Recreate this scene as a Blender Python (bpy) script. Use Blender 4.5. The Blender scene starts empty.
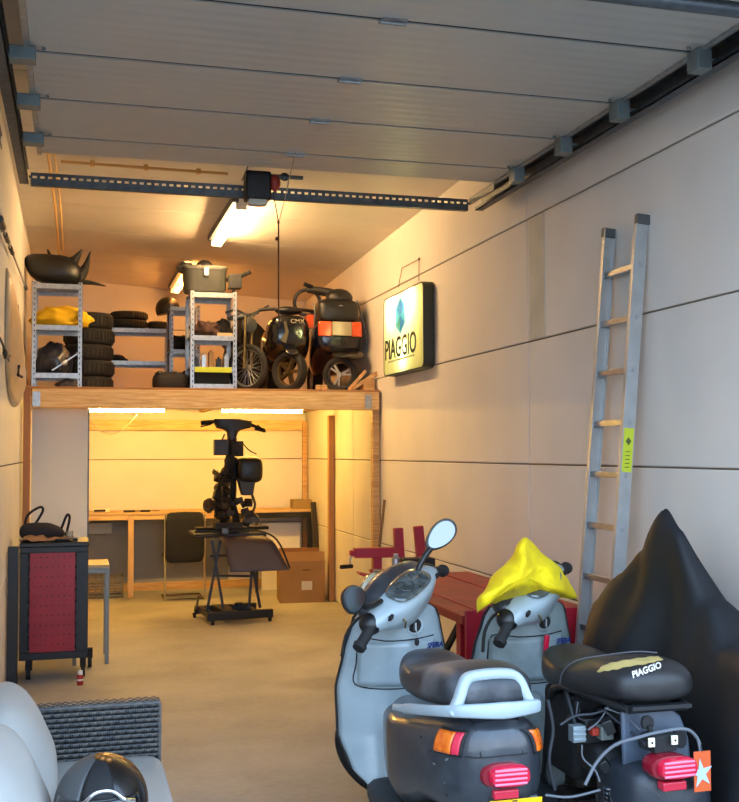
import bpy, bmesh, math, random
from mathutils import Vector, Matrix, Euler, noise
random.seed(7)
C = bpy.context.scene.collection
PI = math.pi
V = Vector
def R_(d): return math.radians(d)

# ---------------------------------------------------------------- camera
CF, CH, CCX, CCY = 1076.0, 1.55, 369.5, 401.0
YAW, PITCH, ROLL = 0.26778377, 0.04704328, -0.00409547
_fw = V((math.sin(YAW)*math.cos(PITCH), math.cos(YAW)*math.cos(PITCH), math.sin(PITCH)))
_r = V((math.cos(YAW), -math.sin(YAW), 0)); _u = _r.cross(_fw)
CR = _r*math.cos(ROLL)+_u*math.sin(ROLL); CU = -_r*math.sin(ROLL)+_u*math.cos(ROLL)
CAM = V((0, 0, CH))
def P(x, y, X=None, Y=None, Z=None):
    """measured point of the photograph at a known real coordinate"""
    d = _fw + CR*((x-CCX)/CF) + CU*((CCY-y)/CF)
    t = X/d.x if X is not None else (Y/d.y if Y is not None else (Z-CH)/d.z)
    return CAM + d*t
cd = bpy.data.cameras.new('camera'); co = bpy.data.objects.new('camera', cd); C.objects.link(co)
m3 = Matrix((CR, CU, -_fw)).transposed()
co.matrix_world = Matrix.Translation(CAM) @ m3.to_4x4()
cd.sensor_fit = 'HORIZONTAL'; cd.sensor_width = 36; cd.lens = CF/739*36
cd.clip_start = .05; cd.clip_end = 200
bpy.context.scene.camera = co

# ---------------------------------------------------------------- materials
def lin(h):
    c = [int(h[i:i+2], 16)/255 for i in (0, 2, 4)]
    return tuple(x/12.92 if x <= .04045 else ((x+.055)/1.055)**2.4 for x in c)+(1,)
MATS = {}
def mat(name, hexc, rough=.6, metal=0, var=0, scale=8, hex2=None, bump=0, bscale=40, coat=0, trans=0, stretch=None, alpha=None, detail=4, ramp=(.35,.65)):
    if name in MATS: return MATS[name]
    m = bpy.data.materials.new(name); m.use_nodes = True
    nt = m.node_tree; b = nt.nodes['Principled BSDF']
    b.inputs['Base Color'].default_value = lin(hexc)
    b.inputs['Roughness'].default_value = rough; b.inputs['Metallic'].default_value = metal
    b.inputs['Coat Weight'].default_value = coat
    b.inputs['Transmission Weight'].default_value = trans
    tc = nt.nodes.new('ShaderNodeTexCoord'); mp = nt.nodes.new('ShaderNodeMapping')
    nt.links.new(tc.outputs['Object'], mp.inputs['Vector'])
    if stretch: mp.inputs['Scale'].default_value = stretch
    if hex2 or var:
        n = nt.nodes.new('ShaderNodeTexNoise'); n.inputs['Scale'].default_value = scale; n.inputs['Detail'].default_value = detail
        nt.links.new(mp.outputs[0], n.inputs['Vector'])
        r = nt.nodes.new('ShaderNodeValToRGB'); r.color_ramp.elements[0].position = ramp[0]; r.color_ramp.elements[1].position = ramp[1]
        c = lin(hexc)
        r.color_ramp.elements[0].color = c
        r.color_ramp.elements[1].color = lin(hex2) if hex2 else tuple(x*(1-var) for x in c[:3])+(1,)
        nt.links.new(n.outputs['Fac'], r.inputs[0]); nt.links.new(r.outputs[0], b.inputs['Base Color'])
    if bump:
        n2 = nt.nodes.new('ShaderNodeTexNoise'); n2.inputs['Scale'].default_value = bscale
        nt.links.new(mp.outputs[0], n2.inputs['Vector'])
        bp = nt.nodes.new('ShaderNodeBump'); bp.inputs['Strength'].default_value = bump; bp.inputs['Distance'].default_value = .01
        nt.links.new(n2.outputs['Fac'], bp.inputs['Height']); nt.links.new(bp.outputs[0], b.inputs['Normal'])
    if alpha is not None: b.inputs['Alpha'].default_value = alpha
    MATS[name] = m; return m
def emis(name, hexc, strength):
    m = bpy.data.materials.new(name); m.use_nodes = True
    b = m.node_tree.nodes['Principled BSDF']
    b.inputs['Base Color'].default_value = (.8, .8, .8, 1)
    b.inputs['Emission Color'].default_value = lin(hexc); b.inputs['Emission Strength'].default_value = strength
    return m
M_wall = mat('panel_wall', 'd9d5cf', .75, var=.10, scale=1.3, bump=.12, bscale=60)
M_joint = mat('panel_joint', '6e6152', .9)
M_ceil = mat('ceiling_panel', 'e0dace', .4, var=.08, scale=2)
M_floor = None
M_wood = mat('pine_wood', 'c9a46e', .6, hex2='ab8350', scale=5, stretch=(1, 1, 12), bump=.1)
M_woodx = mat('pine_wood_beam', 'e2c08a', .6, hex2='c79c64', scale=5, stretch=(1, 10, 12), bump=.1)
M_galv = mat('galvanised_steel', 'aeb2b4', .38, metal=.85, var=.25, scale=30)
M_galvd = mat('dull_track_steel', '5f666c', .45, metal=.7, var=.3, scale=20)
M_alu = mat('aluminium', 'b9bcc0', .35, metal=.9, var=.12, scale=20)
M_chrome = mat('chrome', 'd8d8d8', .15, metal=1)
M_black = mat('black_plastic', '17181a', .42, var=.3, scale=9)
M_blackm = mat('matt_black', '121214', .75)
M_blackg = mat('gloss_black_paint', '0c0d10', .16, coat=.6)
M_rub = mat('tyre_rubber', '1d1c1c', .8, var=.3, scale=12, bump=.2)
M_engine = mat('dirty_engine_metal', '1d1b19', .6, metal=.4, hex2='3a332c', scale=25, bump=.4)
M_doorp = mat('door_panel_steel', 'b4b5b0', .36, var=.05, scale=3)
M_red = mat('red_paint', 'a8182c', .42, var=.2, scale=6)
M_redtop = mat('worn_red_paint', 'a02c28', .5, hex2='7c2220', scale=5)
M_white = mat('white_board', 'e6e1d6', .6, var=.06, scale=2)
M_card = mat('cardboard', 'a57d4e', .8, var=.12, scale=6)
M_navy = mat('navy_fabric', '0d101d', .8, bump=.2, bscale=120)
M_yellow = mat('yellow_cloth', 'ffe208', .75, hex2='ecc804', scale=9, bump=.35, bscale=35)
M_gold = mat('ochre_cloth', 'e0b30c', .8, bump=.4, bscale=30)
M_cush = mat('cushion_fabric', 'aaa8a2', .85, var=.05, scale=4, bump=.12, bscale=140)
M_grey = mat('scooter_grey_plastic', 'a3b1b6', .32, hex2='8f9da2', scale=6, coat=.15)
M_greyd = mat('scooter_dusty_grey_plastic', '8f9b9d', .45, hex2='727d7b', scale=7)
M_greyl = mat('light_grey_grab_plastic', '9eabb0', .4, var=.08, scale=12)
M_cowl = mat('scuffed_cowl_plastic', '2b2f35', .32, hex2='44484c', scale=6, coat=.3, bump=.05, ramp=(.5, .7))
M_seat = mat('dusty_seat_vinyl', '2a2d32', .42, hex2='63656a', scale=6, ramp=(.45, .75), bump=.12, bscale=60)
M_seatb = mat('black_seat_vinyl', '1b1a1c', .45, hex2='2a2827', scale=5)
M_tail = mat('red_lens', 'c41436', .2, coat=.5)
M_taill = mat('red_lens_ribs', 'e2708a', .25, coat=.5)
M_amber = mat('amber_lens', 'f27a10', .2, hex2='d9560a', scale=30, coat=.6)
M_mirror = mat('mirror_glass', '6e767a', .08, metal=1)
M_plate = mat('yellow_plate', 'f0b810', .4)
M_blueg = mat('blue_lettering', '20306e', .5)
M_dash = mat('smoked_instrument_lens', '565d5c', .12, hex2='2c3232', scale=16, coat=1)

# ---------------------------------------------------------------- mesh helpers
def frame(axis):
    a = V(axis).normalized(); u = a.orthogonal().normalized(); return a, u, a.cross(u)
class MB:
    def __init__(s, M=None): s.bm = bmesh.new(); s.M = M
    def v(s, p):
        p = V(p)
        return s.bm.verts.new(s.M @ p if s.M else p)
    def faces(s, vs, fs):
        for f in fs:
            try: s.bm.faces.new([vs[i] for i in f])
            except ValueError: pass
    def box(s, x0, x1, y0, y1, z0, z1, M=None):
        pts = [V((x, y, z)) for x in (x0, x1) for y in (y0, y1) for z in (z0, z1)]
        if M: pts = [M @ p for p in pts]
        vs = [s.v(p) for p in pts]
        s.faces(vs, [(0, 1, 3, 2), (4, 6, 7, 5), (0, 4, 5, 1), (2, 3, 7, 6), (0, 2, 6, 4), (1, 5, 7, 3)]); return s
    def ob(s, c, size, rot=(0, 0, 0)):
        M = Matrix.Translation(V(c)) @ Euler([R_(a) for a in rot]).to_matrix().to_4x4()
        a, b, d = [x/2 for x in size]
        return s.box(-a, a, -b, b, -d, d, M)
    def bar(s, p0, p1, w, t, up=(0, 0, 1)):
        p0, p1 = V(p0), V(p1); a = (p1-p0); L = a.length; a.normalize()
        n = V(up); n = (n-a*n.dot(a)).normalized() if abs(n.normalized().dot(a)) < .99 else a.orthogonal().normalized()
        b = a.cross(n)
        M = Matrix((a, b, n)).transposed().to_4x4(); M.translation = p0
        return s.box(0, L, -w/2, w/2, -t/2, t/2, M)
    def ring(s, c, a, u, w, r, seg, r2=None):
        r2 = r if r2 is None else r2
        return [s.v(V(c)+u*(r*math.cos(2*PI*i/seg))+w*(r2*math.sin(2*PI*i/seg))) for i in range(seg)]
    def join(s, A, B):
        n = len(A)
        for i in range(n):
            try: s.bm.faces.new((A[i], A[(i+1) % n], B[(i+1) % n], B[i]))
            except ValueError: pass
    def cap(s, A, flip=False):
        try: s.bm.faces.new(list(reversed(A)) if flip else A)
        except ValueError: pass
    def cyl(s, p0, p1, r0, r1=None, seg=16):
        p0, p1 = V(p0), V(p1); a, u, w = frame(p1-p0); r1 = r0 if r1 is None else r1
        A = s.ring(p0, a, u, w, r0, seg); B = s.ring(p1, a, u, w, r1, seg)
        s.join(A, B); s.cap(A, True); s.cap(B); return s
    def lathe(s, prof, c, axis=(0, 0, 1), seg=32, closed=False):
        a, u, w = frame(axis); c = V(c)
        rings = [s.ring(c+a*t, a, u, w, max(r, .0004), seg) for r, t in prof]
        for A, B in zip(rings, rings[1:]): s.join(A, B)
        if closed: s.join(rings[-1], rings[0])
        else: s.cap(rings[0], True); s.cap(rings[-1])
        return s
    def torus(s, c, axis, R, r, seg=32, n=10, ry=None):
        ry = ry or r
        return s.lathe([(R+r*math.cos(2*PI*k/n), ry*math.sin(2*PI*k/n)) for k in range(n)], c, axis, seg, True)
    def tube(s, pts, r, seg=8, sm=0):
        pts = [V(p) for p in pts]
        if sm: pts = spline(pts, sm)
        rs = r if isinstance(r, (list, tuple)) else None
        prev = None; first = None; u = None
        for i, p in enumerate(pts):
            d = (pts[min(i+1, len(pts)-1)]-pts[max(i-1, 0)]).normalized()
            if u is None: u = d.orthogonal().normalized()
            else:
                u = (u-d*u.dot(d)); u = u.normalized() if u.length > 1e-5 else d.orthogonal().normalized()
            w = d.cross(u)
            rr = r if rs is None else rs[0]+(rs[1]-rs[0])*i/(len(pts)-1)
            A = s.ring(p, d, u, w, rr, seg)
            if prev: s.join(prev, A)
            else: first = A
            prev = A
        s.cap(first, True); s.cap(prev); return s
    def ell(s, c, rad, rot=(0, 0, 0), seg=24, rings=12, zmin=-1):
        M = Matrix.Translation(V(c)) @ Euler([R_(a) for a in rot]).to_matrix().to_4x4()
        prev = None; th0 = math.asin(zmin)
        for k in range(rings+1):
            th = th0+(PI/2-th0)*k/rings
            cr = max(math.cos(th), .002); z = math.sin(th)
            A = [s.v(M @ V((rad[0]*cr*math.cos(2*PI*i/seg), rad[1]*cr*math.sin(2*PI*i/seg), rad[2]*z))) for i in range(seg)]
            if prev: s.join(prev, A)
            else: s.cap(A, True)
            prev = A
        s.cap(prev); return s
    def prism(s, pts, o, u, v, t):
        o, u, v = V(o), V(u).normalized(), V(v).normalized(); n = u.cross(v)
        A = [s.v(o+u*a+v*b) for a, b in pts]; B = [s.v(o+u*a+v*b+n*t) for a, b in pts]
        s.join(A, B); s.cap(A, True); s.cap(B); return s
    def loft(s, rings, caps=True):
        rr = [[s.v(p) for p in r] for r in rings]
        for A, B in zip(rr, rr[1:]): s.join(A, B)
        if caps: s.cap(rr[0], True); s.cap(rr[-1])
        return s
    def grid(s, f, nu, nv, wrap=False):
        g = [[s.v(f(i/nu, j/nv)) for j in range(nv+1)] for i in range(nu+1)]
        for i in range(nu):
            for j in range(nv):
                s.bm.faces.new((g[i][j], g[i+1][j], g[i+1][j+1], g[i][j+1]))
        return s
    def build(s, name, m, parent=None, smooth=35, bevel=0, sub=0, solid=0, soff=-1, fixn=True):
        me = bpy.data.meshes.new(name)
        if fixn: bmesh.ops.recalc_face_normals(s.bm, faces=s.bm.faces)
        s.bm.to_mesh(me); s.bm.free()
        me.materials.append(m)
        o = bpy.data.objects.new(name, me); C.objects.link(o)
        for p in me.polygons: p.use_smooth = True
        if smooth and not sub: me.set_sharp_from_angle(angle=R_(smooth))
        if parent is not None: o.parent = parent
        if solid: md = o.modifiers.new('s', 'SOLIDIFY'); md.thickness = solid; md.offset = soff
        if bevel: md = o.modifiers.new('b', 'BEVEL'); md.width = bevel; md.segments = 2; md.limit_method = 'ANGLE'; md.angle_limit = R_(40)
        if sub: md = o.modifiers.new('u', 'SUBSURF'); md.levels = sub; md.render_levels = sub
        return o
def spline(p, n):
    out = []
    q = [p[0]*2-p[1]]+list(p)+[p[-1]*2-p[-2]]
    for i in range(1, len(q)-2):
        for k in range(n):
            t = k/n
            a, b, c, d = q[i-1], q[i], q[i+1], q[i+2]
            out.append(.5*((2*b)+(c-a)*t+(2*a-5*b+4*c-d)*t*t+(3*b-a-3*c+d)*t**3))
    out.append(p[-1]); return out
def lerpk(keys, t):
    """piecewise smooth interpolation of tuples: keys=[(t,(a,b,..)),..]"""
    if t <= keys[0][0]: return keys[0][1]
    for (t0, a), (t1, b) in zip(keys, keys[1:]):
        if t <= t1:
            k = (t-t0)/(t1-t0); k = k*k*(3-2*k)*.5+k*.5
            return tuple(x+(y-x)*k for x, y in zip(a, b))
    return keys[-1][1]
def sup(cx, cy, a, b, n=3, seg=28, bot=None):
    out = []
    for i in range(seg):
        t = 2*PI*i/seg; c, s_ = math.cos(t), math.sin(t)
        bb = b if s_ >= 0 or bot is None else bot
        out.append((cx+a*abs(c)**(2/n)*(1 if c >= 0 else -1), cy+bb*abs(s_)**(2/n)*(1 if s_ >= 0 else -1)))
    return out
def thing(name, label, cat, loc=(0, 0, 0), rz=0, group=None):
    o = bpy.data.objects.new(name, None); C.objects.link(o)
    o.location = loc; o.rotation_euler = (0, 0, R_(rz)); o.empty_display_size = .1
    return tag(o, label, cat, group)
def tag(o, label, cat, group=None):
    o['label'] = label; o['category'] = cat
    if group: o['group'] = group
    return o
def struct(o): o['kind'] = 'structure'; return o
def settle(o):
    """move a single-mesh thing's origin to its base"""
    me = o.data; xs = [v.co for v in me.vertices]
    c = V((sum(v.x for v in xs)/len(xs), sum(v.y for v in xs)/len(xs), min(v.z for v in xs)))
    me.transform(Matrix.Translation(-c)); o.location = c; return o
def dup(root, loc, rz=0, label=None, group=None):
    r = root.copy(); C.objects.link(r); r.location = loc; r.rotation_euler = (0, 0, R_(rz))
    if label: r['label'] = label
    if group: r['group'] = group
    def rec(a, b):
        for ch in list(a.children):
            c = ch.copy(); C.objects.link(c); c.parent = b; rec(ch, c)
    rec(root, r); return r
def text(name, body, size, m, parent, M, ext=.0015, shear=0, sx=1, bold=0):
    cu = bpy.data.curves.new(name, 'FONT'); cu.body = body; cu.size = size; cu.extrude = ext
    cu.align_x = 'CENTER'; cu.align_y = 'CENTER'; cu.shear = shear; cu.offset = bold; cu.resolution_u = 3
    t = bpy.data.objects.new('t', cu); C.objects.link(t)
    dg = bpy.context.evaluated_depsgraph_get(); dg.update()
    me = bpy.data.meshes.new_from_object(t.evaluated_get(dg)); bpy.data.objects.remove(t)
    me.transform(Matrix.Diagonal((sx, 1, 1, 1))); me.transform(M)
    me.materials.clear(); me.materials.append(m); me.name = name
    o = bpy.data.objects.new(name, me); C.objects.link(o); o.parent = parent; return o
def axes(o, x, y):
    """matrix whose local x,y lie along the given directions at origin o"""
    x = V(x).normalized(); y = V(y); y = (y-x*y.dot(x)).normalized(); z = x.cross(y)
    M = Matrix((x, y, z)).transposed().to_4x4(); M.translation = V(o); return M
# ================================================================ THE ROOM
XL, XR_, YB, YF = -.42, 2.63, 12.43, 2.75
def floor_mat():
    m = bpy.data.materials.new('concrete_floor'); m.use_nodes = True; nt = m.node_tree; b = nt.nodes['Principled BSDF']
    tc = nt.nodes.new('ShaderNodeTexCoord')
    n = nt.nodes.new('ShaderNodeTexNoise'); n.inputs['Scale'].default_value = 1.6; n.inputs['Detail'].default_value = 8
    n2 = nt.nodes.new('ShaderNodeTexNoise'); n2.inputs['Scale'].default_value = 25; n2.inputs['Detail'].default_value = 4
    nt.links.new(tc.outputs['Object'], n.inputs['Vector']); nt.links.new(tc.outputs['Object'], n2.inputs['Vector'])
    mx = nt.nodes.new('ShaderNodeMath'); mx.operation = 'MULTIPLY_ADD'; mx.inputs[1].default_value = .3
    nt.links.new(n2.outputs[0], mx.inputs[0]); nt.links.new(n.outputs[0], mx.inputs[2])
    r = nt.nodes.new('ShaderNodeValToRGB')
    # an old oil stain on the concrete, an ellipse with soft edge
    vm = nt.nodes.new('ShaderNodeMapping'); sx_ = P(320, 683, Z=0); vm.inputs['Location'].default_value = (-sx_.x/.32, -sx_.y/.22, 0); vm.inputs['Scale'].default_value = (1/.32, 1/.22, 1)
    nt.links.new(tc.outputs['Object'], vm.inputs['Vector'])
    ln = nt.nodes.new('ShaderNodeVectorMath'); ln.operation = 'LENGTH'; nt.links.new(vm.outputs[0], ln.inputs[0])
    sr = nt.nodes.new('ShaderNodeMapRange'); sr.inputs['From Min'].default_value = .6; sr.inputs['From Max'].default_value = 1.1; sr.inputs['To Min'].default_value = .25; sr.inputs['To Max'].default_value = 0
    nt.links.new(ln.outputs['Value'], sr.inputs['Value'])
    r.color_ramp.elements[0].position = .42; r.color_ramp.elements[0].color = lin('8b8982')
    r.color_ramp.elements[1].position = .85; r.color_ramp.elements[1].color = lin('aaa8a2')
    nt.links.new(mx.outputs[0], r.inputs[0]); mc = nt.nodes.new('ShaderNodeMix'); mc.data_type = 'RGBA'; mc.inputs['B'].default_value = lin('3c342c'); nt.links.new(sr.outputs[0], mc.inputs['Factor']); nt.links.new(r.outputs[0], mc.inputs['A']); nt.links.new(mc.outputs['Result'], b.inputs['Base Color'])
    b.inputs['Roughness'].default_value = .6
    bp = nt.nodes.new('ShaderNodeBump'); bp.inputs['Strength'].default_value = .15; bp.inputs['Distance'].default_value = .01
    nt.links.new(n2.outputs[0], bp.inputs['Height']); nt.links.new(bp.outputs[0], b.inputs['Normal'])
    return m
M_floor = floor_mat()
struct(MB().box(XL-.2, XR_+.2, YF, YB+.2, -.15, 0).build('floor', M_floor))
M_pave = mat('outside_paving', '6c6963', .85, hex2='625f5a', scale=5, bump=.3)
g = struct(MB().box(-14, 16, -16, YF, -.15, -.004).build('ground', M_pave))
ZJ = [0, .738, 1.471, 2.206, 2.95, 3.7]
def wall_panels(name, fixed, sgn, segs, axis):
    m = MB(); j = .004
    for z0, z1 in zip(ZJ, ZJ[1:]):
        for a, b in zip(segs, segs[1:]):
            if axis == 'x': m.box(min(fixed, fixed+sgn*.16), max(fixed, fixed+sgn*.16), a+j, b-j, z0+j, z1-j)
            else: m.box(a+j, b-j, min(fixed, fixed+sgn*.16), max(fixed, fixed+sgn*.16), z0+j, z1-j)
    o = struct(m.build(name, M_wall, bevel=.006))
    k = MB()
    f2 = fixed+sgn*.012
    if axis == 'x': k.box(min(f2, f2+sgn*.14), max(f2, f2+sgn*.14), segs[0], segs[-1], 0, 3.7)
    else: k.box(segs[0], segs[-1], min(f2, f2+sgn*.14), max(f2, f2+sgn*.14), 0, 3.7)
    k.build('joint_filler', M_joint, o)
    return o
wall_panels('wall_right', XR_, 1, [YF, 5.97, 10.2, YB+.16], 'x')
wall_panels('wall_left', XL, -1, [YF, 5.97, 10.2, YB+.16], 'x')
wall_panels('wall_back', YB, 1, [XL, XR_], 'y')
# plaster patch strip beside the vertical joint of the right wall
# front facade around the roller opening, seen only from outside
M_fac = mat('facade_brick', '8a5a48', .8, hex2='754a3c', scale=12)
f = MB()
f.box(-6, -.30, YF-.25, YF, 0, 4.2); f.box(2.50, 8, YF-.25, YF, 0, 4.2); f.box(-.30, 2.50, YF-.25, YF, 3.06, 4.2)
struct(f.build('wall_front', M_fac))
# ceiling: sandwich panels running across, slightly sloping
c = MB(); ys = [YF+i*.98 for i in range(11)]; ys[-1] = YB+.16
def zr(y): return 3.60-.0285*(y-2.75)*1.0
for a, b in zip(ys, ys[1:]):
    a2, b2 = a+.004, b-.004
    pts = [(XL-.1, a2, 3.505), (XR_+.1, a2, zr(a2)), (XR_+.1, b2, zr(b2)), (XL-.1, b2, 3.505)]
    lo = [c.v(p) for p in pts]; hi = [c.v((p[0], p[1], p[2]+.1)) for p in pts]
    c.join(lo, hi); c.cap(lo, True); c.cap(hi)
ce = struct(c.build('ceiling', M_ceil, bevel=.004))
k = MB()
lo = [k.v(p) for p in [(XL-.1, YF, 3.512), (XR_+.1, YF, zr(YF)+.007), (XR_+.1, YB+.1, zr(YB)+.007), (XL-.1, YB+.1, 3.512)]]
hi = [k.v(v.co+V((0, 0, .1))) for v in lo]; k.join(lo, hi); k.cap(lo, True); k.cap(hi)
k.build('joint_filler', M_joint, ce)
def zc(x, y): return 3.505+(zr(y)-3.505)*(x-XL+.1)/(XR_-XL+.2)

# wooden baseboard and lower grey wall lining of the back wall
struct(MB().box(XL, XR_, YB-.02, YB, 0, .09).build('baseboard_back', M_wood, bevel=.003))
M_lining = mat('grey_lining', '8b8d90', .7, var=.1, scale=3)
struct(MB().box(XL, 1.72, YB-.012, YB, .09, .86).build('trim_1', M_lining))
# bevelled cover plaster strip on right wall
struct(MB().box(XR_-.006, XR_, 5.72, 5.93, 2.22, 2.94).build('trim_2', mat('filler_patch', 'c9c4b4', .85, var=.15, scale=6)))

# ---------------------------------------------------------------- overhead sectional door, raised
door = bpy.data.objects.new('door_1', None); C.objects.link(door); struct(door); door.location = (1.1, 4.5, 3.15)
def dl(o):
    o.location = o.location-door.location; return o
DX0, DX1, DZ = -.18, 2.39, 3.15
dy = [3.16, 3.765, 4.42, 5.01, 5.61, 5.94]
for a, b in zip(dy, dy[1:]):
    m = MB(); n = max(3, int((b-a)/.075))
    # lower skin with shallow pressed ribs running across the door
    prof = []
    for i in range(n*4+1):
        y = a+.013+(b-a-.026)*i/(n*4)
        prof.append((y, DZ+(.0022 if i % 4 in (1, 2) else 0)))
    bot = [(m.v((DX0, y, z)), m.v((DX1, y, z))) for y, z in prof]
    top = [(m.v((DX0, y, DZ+.04)), m.v((DX1, y, DZ+.04))) for y, z in prof]
    for (p, q), (r, s) in zip(bot, bot[1:]): m.bm.faces.new((p, q, s, r))
    for (p, q), (r, s) in zip(top, top[1:]): m.bm.faces.new((p, r, s, q))
    for row in (0, -1): m.bm.faces.new((bot[row][0], top[row][0], top[row][1], bot[row][1]))
    for sd in (0, 1):
        m.bm.faces.new([x[sd] for x in bot]+[x[sd] for x in reversed(top)])
    dl(m.build('door_panel', M_doorp, door, smooth=8))
for y in dy[1:-1]:
    dl(MB().box(DX0, DX1, y-.013, y+.013, DZ+.006, DZ+.034).build('joint_seal', M_blackm, door))
    h = MB(); xm = 1.13
    h.box(xm-.05, xm+.05, y-.028, y+.028, DZ-.006, DZ-.001); h.cyl((xm-.05, y, DZ-.01), (xm+.05, y, DZ-.01), .008)
    for q in (-.035, .035): h.cyl((xm+q, y-.018, DZ-.01), (xm+q, y-.018, DZ), .006, seg=8)
    dl(h.build('hinge', M_galv, door))
    for x, sx in ((DX0+.02, -1), (DX1-.02, 1)):
        h = MB(); bw = .10 if sx < 0 else .065; h.box(min(x, x+sx*bw), max(x, x+sx*bw), y-.065, y+.015, DZ-(.055 if sx < 0 else .085), DZ-.002)
        h.box(min(x, x+sx*.13), max(x, x+sx*.13), y-.02, y+.0, DZ-.035, DZ-.02)
        h.cyl((x-.03*sx, y-.05, DZ-.012), (x-.03*sx, y-.05, DZ), .008)
        dl(h.build('roller_bracket', mat('bracket_steel', '7c888a', .45, metal=.5), door, bevel=.003))
for x in (DX0-.012, DX1+.012):
    dl(MB().box(x-.012, x+.012, dy[0], dy[-1], DZ-.01, DZ+.045).build('end_cap', M_galv, door))
# bottom rubber seal + stiffener near the opening
dl(MB().box(DX0, DX1, 3.06, 3.15, DZ-.02, DZ+.03).build('bottom_seal', mat('dark_seal', '3a4046', .5), door, bevel=.01))
dl(MB().cyl((XL+.06, 3.11, 3.035), (XR_-.06, 3.11, 3.035), .026).build('spring_shaft', M_galvd, door))
# horizontal tracks (C-profile)
for x, sx in ((-.265, -1), (2.47, 1)):
    t = MB()
    x1 = x+sx*.05
    t.box(min(x, x1), max(x, x1), 2.9, 6.42, DZ+.03, DZ+.036)
    t.box(min(x1, x1-sx*.006), max(x1, x1-sx*.006), 2.9, 6.42, DZ-.05, DZ+.036)
    t.box(min(x, x1), max(x, x1), 2.9, 6.42, DZ-.056, DZ-.05)
    t.box(min(x, x+sx*.006), max(x, x+sx*.006), 2.9, 6.42, DZ-.056, DZ-.035)
    if sx > 0: t.box(2.39, 2.396, 5.9, 6.32, DZ-.05, DZ-.004)
    dl(t.build('track', M_galvd, door))
    for yy in (3.6, 4.6, 5.6) if sx > 0 else (4.3, 5.5):
        dl(MB().box(x1-sx*.002-.0015, x1-sx*.002+.0015, yy, yy+.035, DZ, zc(x, yy)).build('hanger', M_galvd, door))
# perforated crossbar tying the tracks
r = MB(); zb = 3.10; x0, x1 = -.25, 2.38; y = 6.31
r.box(x0, x1, y-.002, y+.002, zb+.018, zb+.036); r.box(x0, x1, y-.002, y+.002, zb-.036, zb+.004)
n = 62
for i in range(n+1):
    xx = x0+(x1-x0)*i/n; r.box(xx-.009, xx+.009, y-.002, y+.002, zb+.004, zb+.018)
r.box(x0, x1, y, y+.035, zb-.036, zb-.032)
dl(r.build('perforated_crossbar', M_galvd, door))
# left wall perforated angle
r = MB()
for i in range(14):
    yy = 4.55+i*.05; r.box(-.345, -.341, yy, yy+.03, 3.0, 3.05)
r.box(-.345, -.341, 4.5, 5.3, 3.045, 3.06); r.box(-.345, -.341, 4.5, 5.3, 2.985, 3.0)
dl(r.build('perforated_angle', M_galvd, door))
# door opener motor
t = thing('door_opener', 'black door opener motor with red release on the perforated steel crossbar', 'motor', (1.03, 6.27, 3.05))
MB().box(-.075, .075, -.09, .03, -.02, .15).build('housing', M_black, t, bevel=.012)
MB().box(-.06, .05, -.1, -.02, -.055, -.02).build('light_cover', mat('milky_cover', 'c9c4b8', .4), t, bevel=.01)
MB().ell((.1, -.05, .09), (.035, .03, .05)).build('release_lever', mat('red_plastic', 'a03020', .5), t)
m = MB(); m.tube([(-.09, -.3, .13), (-.09, -.02, .10)], .004); m.cyl((.05, -.05, .13), (.27, -.05, .13), .012)
m.ell((.16, -.05, .13), (.03, .02, .025)); m.build('arm', M_galvd, t)
t2 = tag(MB().tube([P(295, 152, Y=5.55), P(287, 190, Y=5.9), P(279, 222, Y=6.2)], .003).build('release_rope', mat('grey_rope', 'a09686', .9)), 'thin rope running from the raised door panel down to the pull cord knot', 'rope')
m = MB(); kn = P(278.5, 222, Y=6.2)
m.tube([P(273, 192, Y=6.2), kn], .003); m.tube([kn, kn+V((0, 0, -.42)), kn+V((.002, 0, -.62))], .0045); m.ell(kn, (.008, .008, .014)); m.ell(kn+V((-.01, 0, -.1)), (.01, .01, .012))
tag(m.build('pull_cord', mat('dark_cord', '4c3826', .9)), 'thin dark cord hanging straight down below the door opener motor', 'cord')
# ceiling conduits
m = MB(); yl = 6.9; m.tube([(-.18, yl, zc(-.18, yl)-.03), (-.16, 8.5, zc(-.1, 8.5)-.03), (-.15, 12.3, zc(-.1, 12.3)-.03)], .011)
m.tube([(-.14, yl, zc(-.18, yl)-.03), (-.12, 8.5, zc(-.1, 8.5)-.03), (-.11, 12.3, zc(-.1, 12.3)-.03)], .007)
tag(m.build('conduit', mat('cream_conduit', 'd8b070', .5)), 'cream conduit running lengthwise along the left of the ceiling', 'pipe')
m = MB(); m.tube([(-.10, 7.3, zc(0, 7.3)-.03), (1.0, 7.3, zc(1, 7.3)-.03)], .010)
for xx in (.1, .45, .8): m.box(xx-.015, xx+.015, 7.28, 7.32, zc(xx, 7.3)-.046, zc(xx, 7.3)-.012)
tag(m.build('conduit', MATS['cream_conduit']), 'clipped cream conduit crossing the ceiling from left toward the opener motor', 'pipe')

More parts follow.
